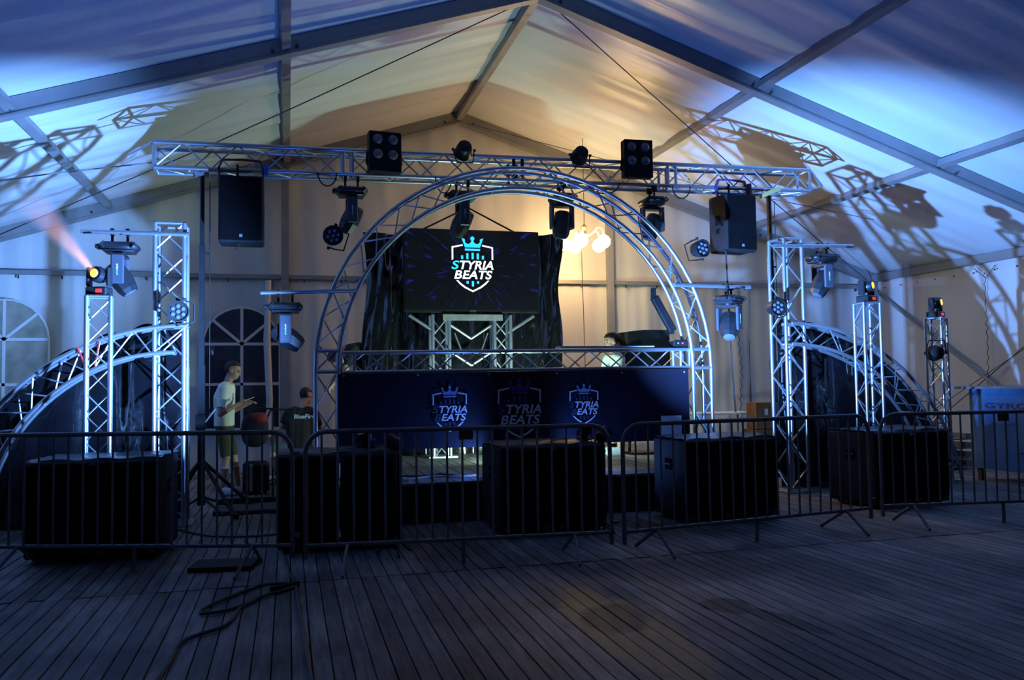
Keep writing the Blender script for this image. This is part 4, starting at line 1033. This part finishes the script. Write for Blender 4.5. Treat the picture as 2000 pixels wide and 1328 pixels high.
    def garment(nm, mask, off, m):
        idx = np.nonzero(mask)[0]
        if len(idx) == 0: return
        used = sorted({v for i in idx for v in polys[i]}); mp = {v: k for k, v in enumerate(used)}
        b = bpy.data.meshes.new(nm); b.from_pydata((co[used] + nrm[used] * off).tolist(), [], [tuple(mp[v] for v in polys[i]) for i in idx]); b.materials.append(m)
        b.polygons.foreach_set('use_smooth', [True] * len(b.polygons)); g = link(nm, b, t)
        so = g.modifiers.new('t', 'SOLIDIFY'); so.thickness = off * .8; so.offset = -1
        return g
    T = lambda n_: lab == tags.index(n_)
    garment('shirt', T('torso') | T('shoulder') | (T('uparm') & (tt < sleeve)) | (T('pelvis') & (cen[:, 2] > J['hip'][2] - .02)), .014, shirt)
    garment('shorts', (T('pelvis')) | (T('thigh') & (tt < short_leg)), .011, shorts)
    garment('shoes', T('foot') | (T('shin') & (tt > .96)), .010, shoe)
    hz = hl[:, 2] + .35 * (-hl[:, 0])
    if not long_hair: garment('hair', T('head') & ((hz > .062) & (hl[:, 2] > -.03) | (hl[:, 0] < -.05) & (hl[:, 2] > -.05)), .010, hair)
    else:
        garment('hair', T('head') & ((hz > .05) | (hl[:, 0] < -.01)), .016, hair)
        MB().path([hp(-.05, 0, .06), hp(-.085, 0, -.03), hp(-.085, 0, -.14), hp(-.07, 0, -.26)], [.06, .085, .08, .04], 10).build('hair_length', hair, t, True)
    for s in (-1, 1): MB().lathe([(.001, -.010), (.008, -.006), (.010, 0), (.008, .006), (.001, .010)], hp(.083, s * .03, .012), n=8).build('eye', BLK, t, True)
    MB().box(hp(.097, 0, -.057), (.006, .036, .005), HM).build('mouth', mat('lip', (.25, .08, .07), .5), t)
    return t
man = person('person', 'standing man in a pale T-shirt and olive shorts looking down at his hands', (-.83, 11.95, 0), -.12,
    dict(hip=(0, 0, .95), chest=(.00, 0, 1.30), neck=(.05, 0, 1.52), head=(.11, 0, 1.66), face=(1, -.05, -.35), kneeL=(.10, .10, .50), ankL=(.16, .12, .08), toeL=(.34, .13, .045),
         kneeR=(.04, -.10, .50), ankR=(-.02, -.11, .08), toeR=(.16, -.12, .045), elL=(.04, .24, 1.10), wrL=(.26, .16, 1.20), elR=(.00, -.25, 1.09), wrR=(.22, -.14, 1.22)), SHIRTW, OLIVE)
t = thing('phone', 'pale lit phone held in the hands of the standing man', 'phone', (-.50, 11.78, 1.27), -.2)
MB().bbox((0, 0, 0), (.13, .07, .009), .002, Matrix.Rotation(-.4, 3, 'Y')).build('phone_case', BLK, t); MB().box((.0, 0, .0065), (.115, .06, .002), Matrix.Rotation(-.4, 3, 'Y')).build('phone_display', mat('phone_glow', (.5, .5, .5), .4, emit=(.9, .95, 1), estr=.8), t)
cr = person('person', 'seated man in a black T-shirt with white back lettering beside the arch leg', (.13, 12.98, 0), 0,
    dict(hip=(.03, 0, .55), chest=(.03, .0, .92), neck=(.08, .04, 1.14), head=(.13, .12, 1.28), face=(.75, .6, -.45), lat=(.93, -.36, 0), lats=(.97, -.22, 0),
         kneeL=(.20, .40, .56), ankL=(.18, .36, .09), toeL=(.22, .54, .045), kneeR=(-.36, .12, .50), ankR=(-.34, -.02, .09), toeR=(-.48, .06, .045), elL=(.34, .24, .80), wrL=(.20, .46, .78), elR=(-.22, .10, .84), wrR=(-.08, .38, .80)), SHIRTB, GREYC)
st_ = thing('stool_case', 'black case serving as a seat under the man with the lettered shirt', 'case', (.17, 13.02, 0)); MB().bbox((0, 0, .215), (.42, .40, .41), .02).build('case_shell', BLK, st_); boxpart('case_rim', (0, 0, .33), (.43, .41, .02), GALV, st_)
lettering('BlueFire', .30, .062, INKW, cr, (.10, -.150, .99), (PI / 2 - .02, 0, -.2), 0, .02)
wm = person('person', 'long-haired woman standing behind the booth truss in profile', (4.42, 11.0, .42), PI + .1,
    dict(hip=(0, 0, .90), chest=(.02, 0, 1.22), neck=(.03, 0, 1.43), head=(.06, 0, 1.57), face=(1, 0, -.2), kneeL=(.03, .1, .48), ankL=(0, .1, .08), toeL=(.18, .1, .045), kneeR=(.03, -.1, .48), ankR=(0, -.1, .08), toeR=(.18, -.1, .045),
         elL=(.10, .24, 1.02), wrL=(.30, .18, 1.04), elR=(.10, -.24, 1.02), wrR=(.30, -.18, 1.04)), SHIRTW, SHIRTB, long_hair=True, short_leg=1.1)
bp_ = person('person', 'person in a black T-shirt bending forward behind the left edge of the backdrop', (1.20, 12.42, .42), PI + .1,
    dict(hip=(0, 0, 1.05), chest=(.22, 0, 1.52), neck=(.42, 0, 1.53), head=(.53, 0, 1.41), face=(.3, 0, -.95), kneeL=(.03, .1, .54), ankL=(0, .1, .08), toeL=(.18, .1, .045), kneeR=(.03, -.1, .54), ankR=(0, -.1, .08), toeR=(.18, -.1, .045),
         elL=(.46, .27, 1.22), wrL=(.60, .2, 1.05), elR=(.46, -.27, 1.22), wrR=(.60, -.2, 1.05)), SHIRTB, SHIRTB, short_leg=1.1)
lettering('BlueFire', .16, .035, INKW, bp_, (.26, .20, 1.52), (PI / 2 - .35, .05, PI), 0, .02)

# ------------------------------------------------------------------ haze lit by the amber moving heads
def haze(label, p, d, L, r, dens, power):
    d = V(d).normalized()
    m = bpy.data.materials.new('stage_haze'); m.use_nodes = True; nt = m.node_tree; nt.nodes.remove(nt.nodes['Principled BSDF'])
    vs = nt.nodes.new('ShaderNodeVolumeScatter'); vs.inputs['Density'].default_value = dens; vs.inputs['Color'].default_value = (1, 1, 1, 1); vs.inputs['Anisotropy'].default_value = .2
    nt.links.new(vs.outputs[0], nt.nodes['Material Output'].inputs['Volume'])
    b = MB(); b.lathe([(.035, .02), (r, L)], n=16, rot=d.to_track_quat('Z', 'Y').to_matrix()); o = b.build('haze', m, None, False, p); tag(o, label, 'haze', kind='stuff')
    l = bpy.data.lights.new('amber_lamp', 'SPOT'); l.energy = power; l.color = (1, .36, .06); l.spot_size = 2 * math.atan(r / L) * .95; l.spot_blend = .6; l.shadow_soft_size = .03
    lo = bpy.data.objects.new('amber_lamp', l); COL.objects.link(lo); lo.location = V(p) + d * .01; lo.rotation_mode = 'QUATERNION'; lo.rotation_quaternion = d.to_track_quat('-Z', 'Y')
haze('orange-lit haze in the beam of the left amber moving head', (-1.80, 8.80, 2.57), (-.55, .35, .62), 1.1, .20, .6, 420)
haze('orange-lit haze in the beam of the amber moving head before the right arch', (7.10, 8.98, 2.60), (.9, -.2, .05), .9, .07, .5, 50)
haze('orange-lit haze in the beam of the far right amber moving head', (8.84, 9.78, 2.48), (.9, -.2, .10), .8, .05, .5, 35)
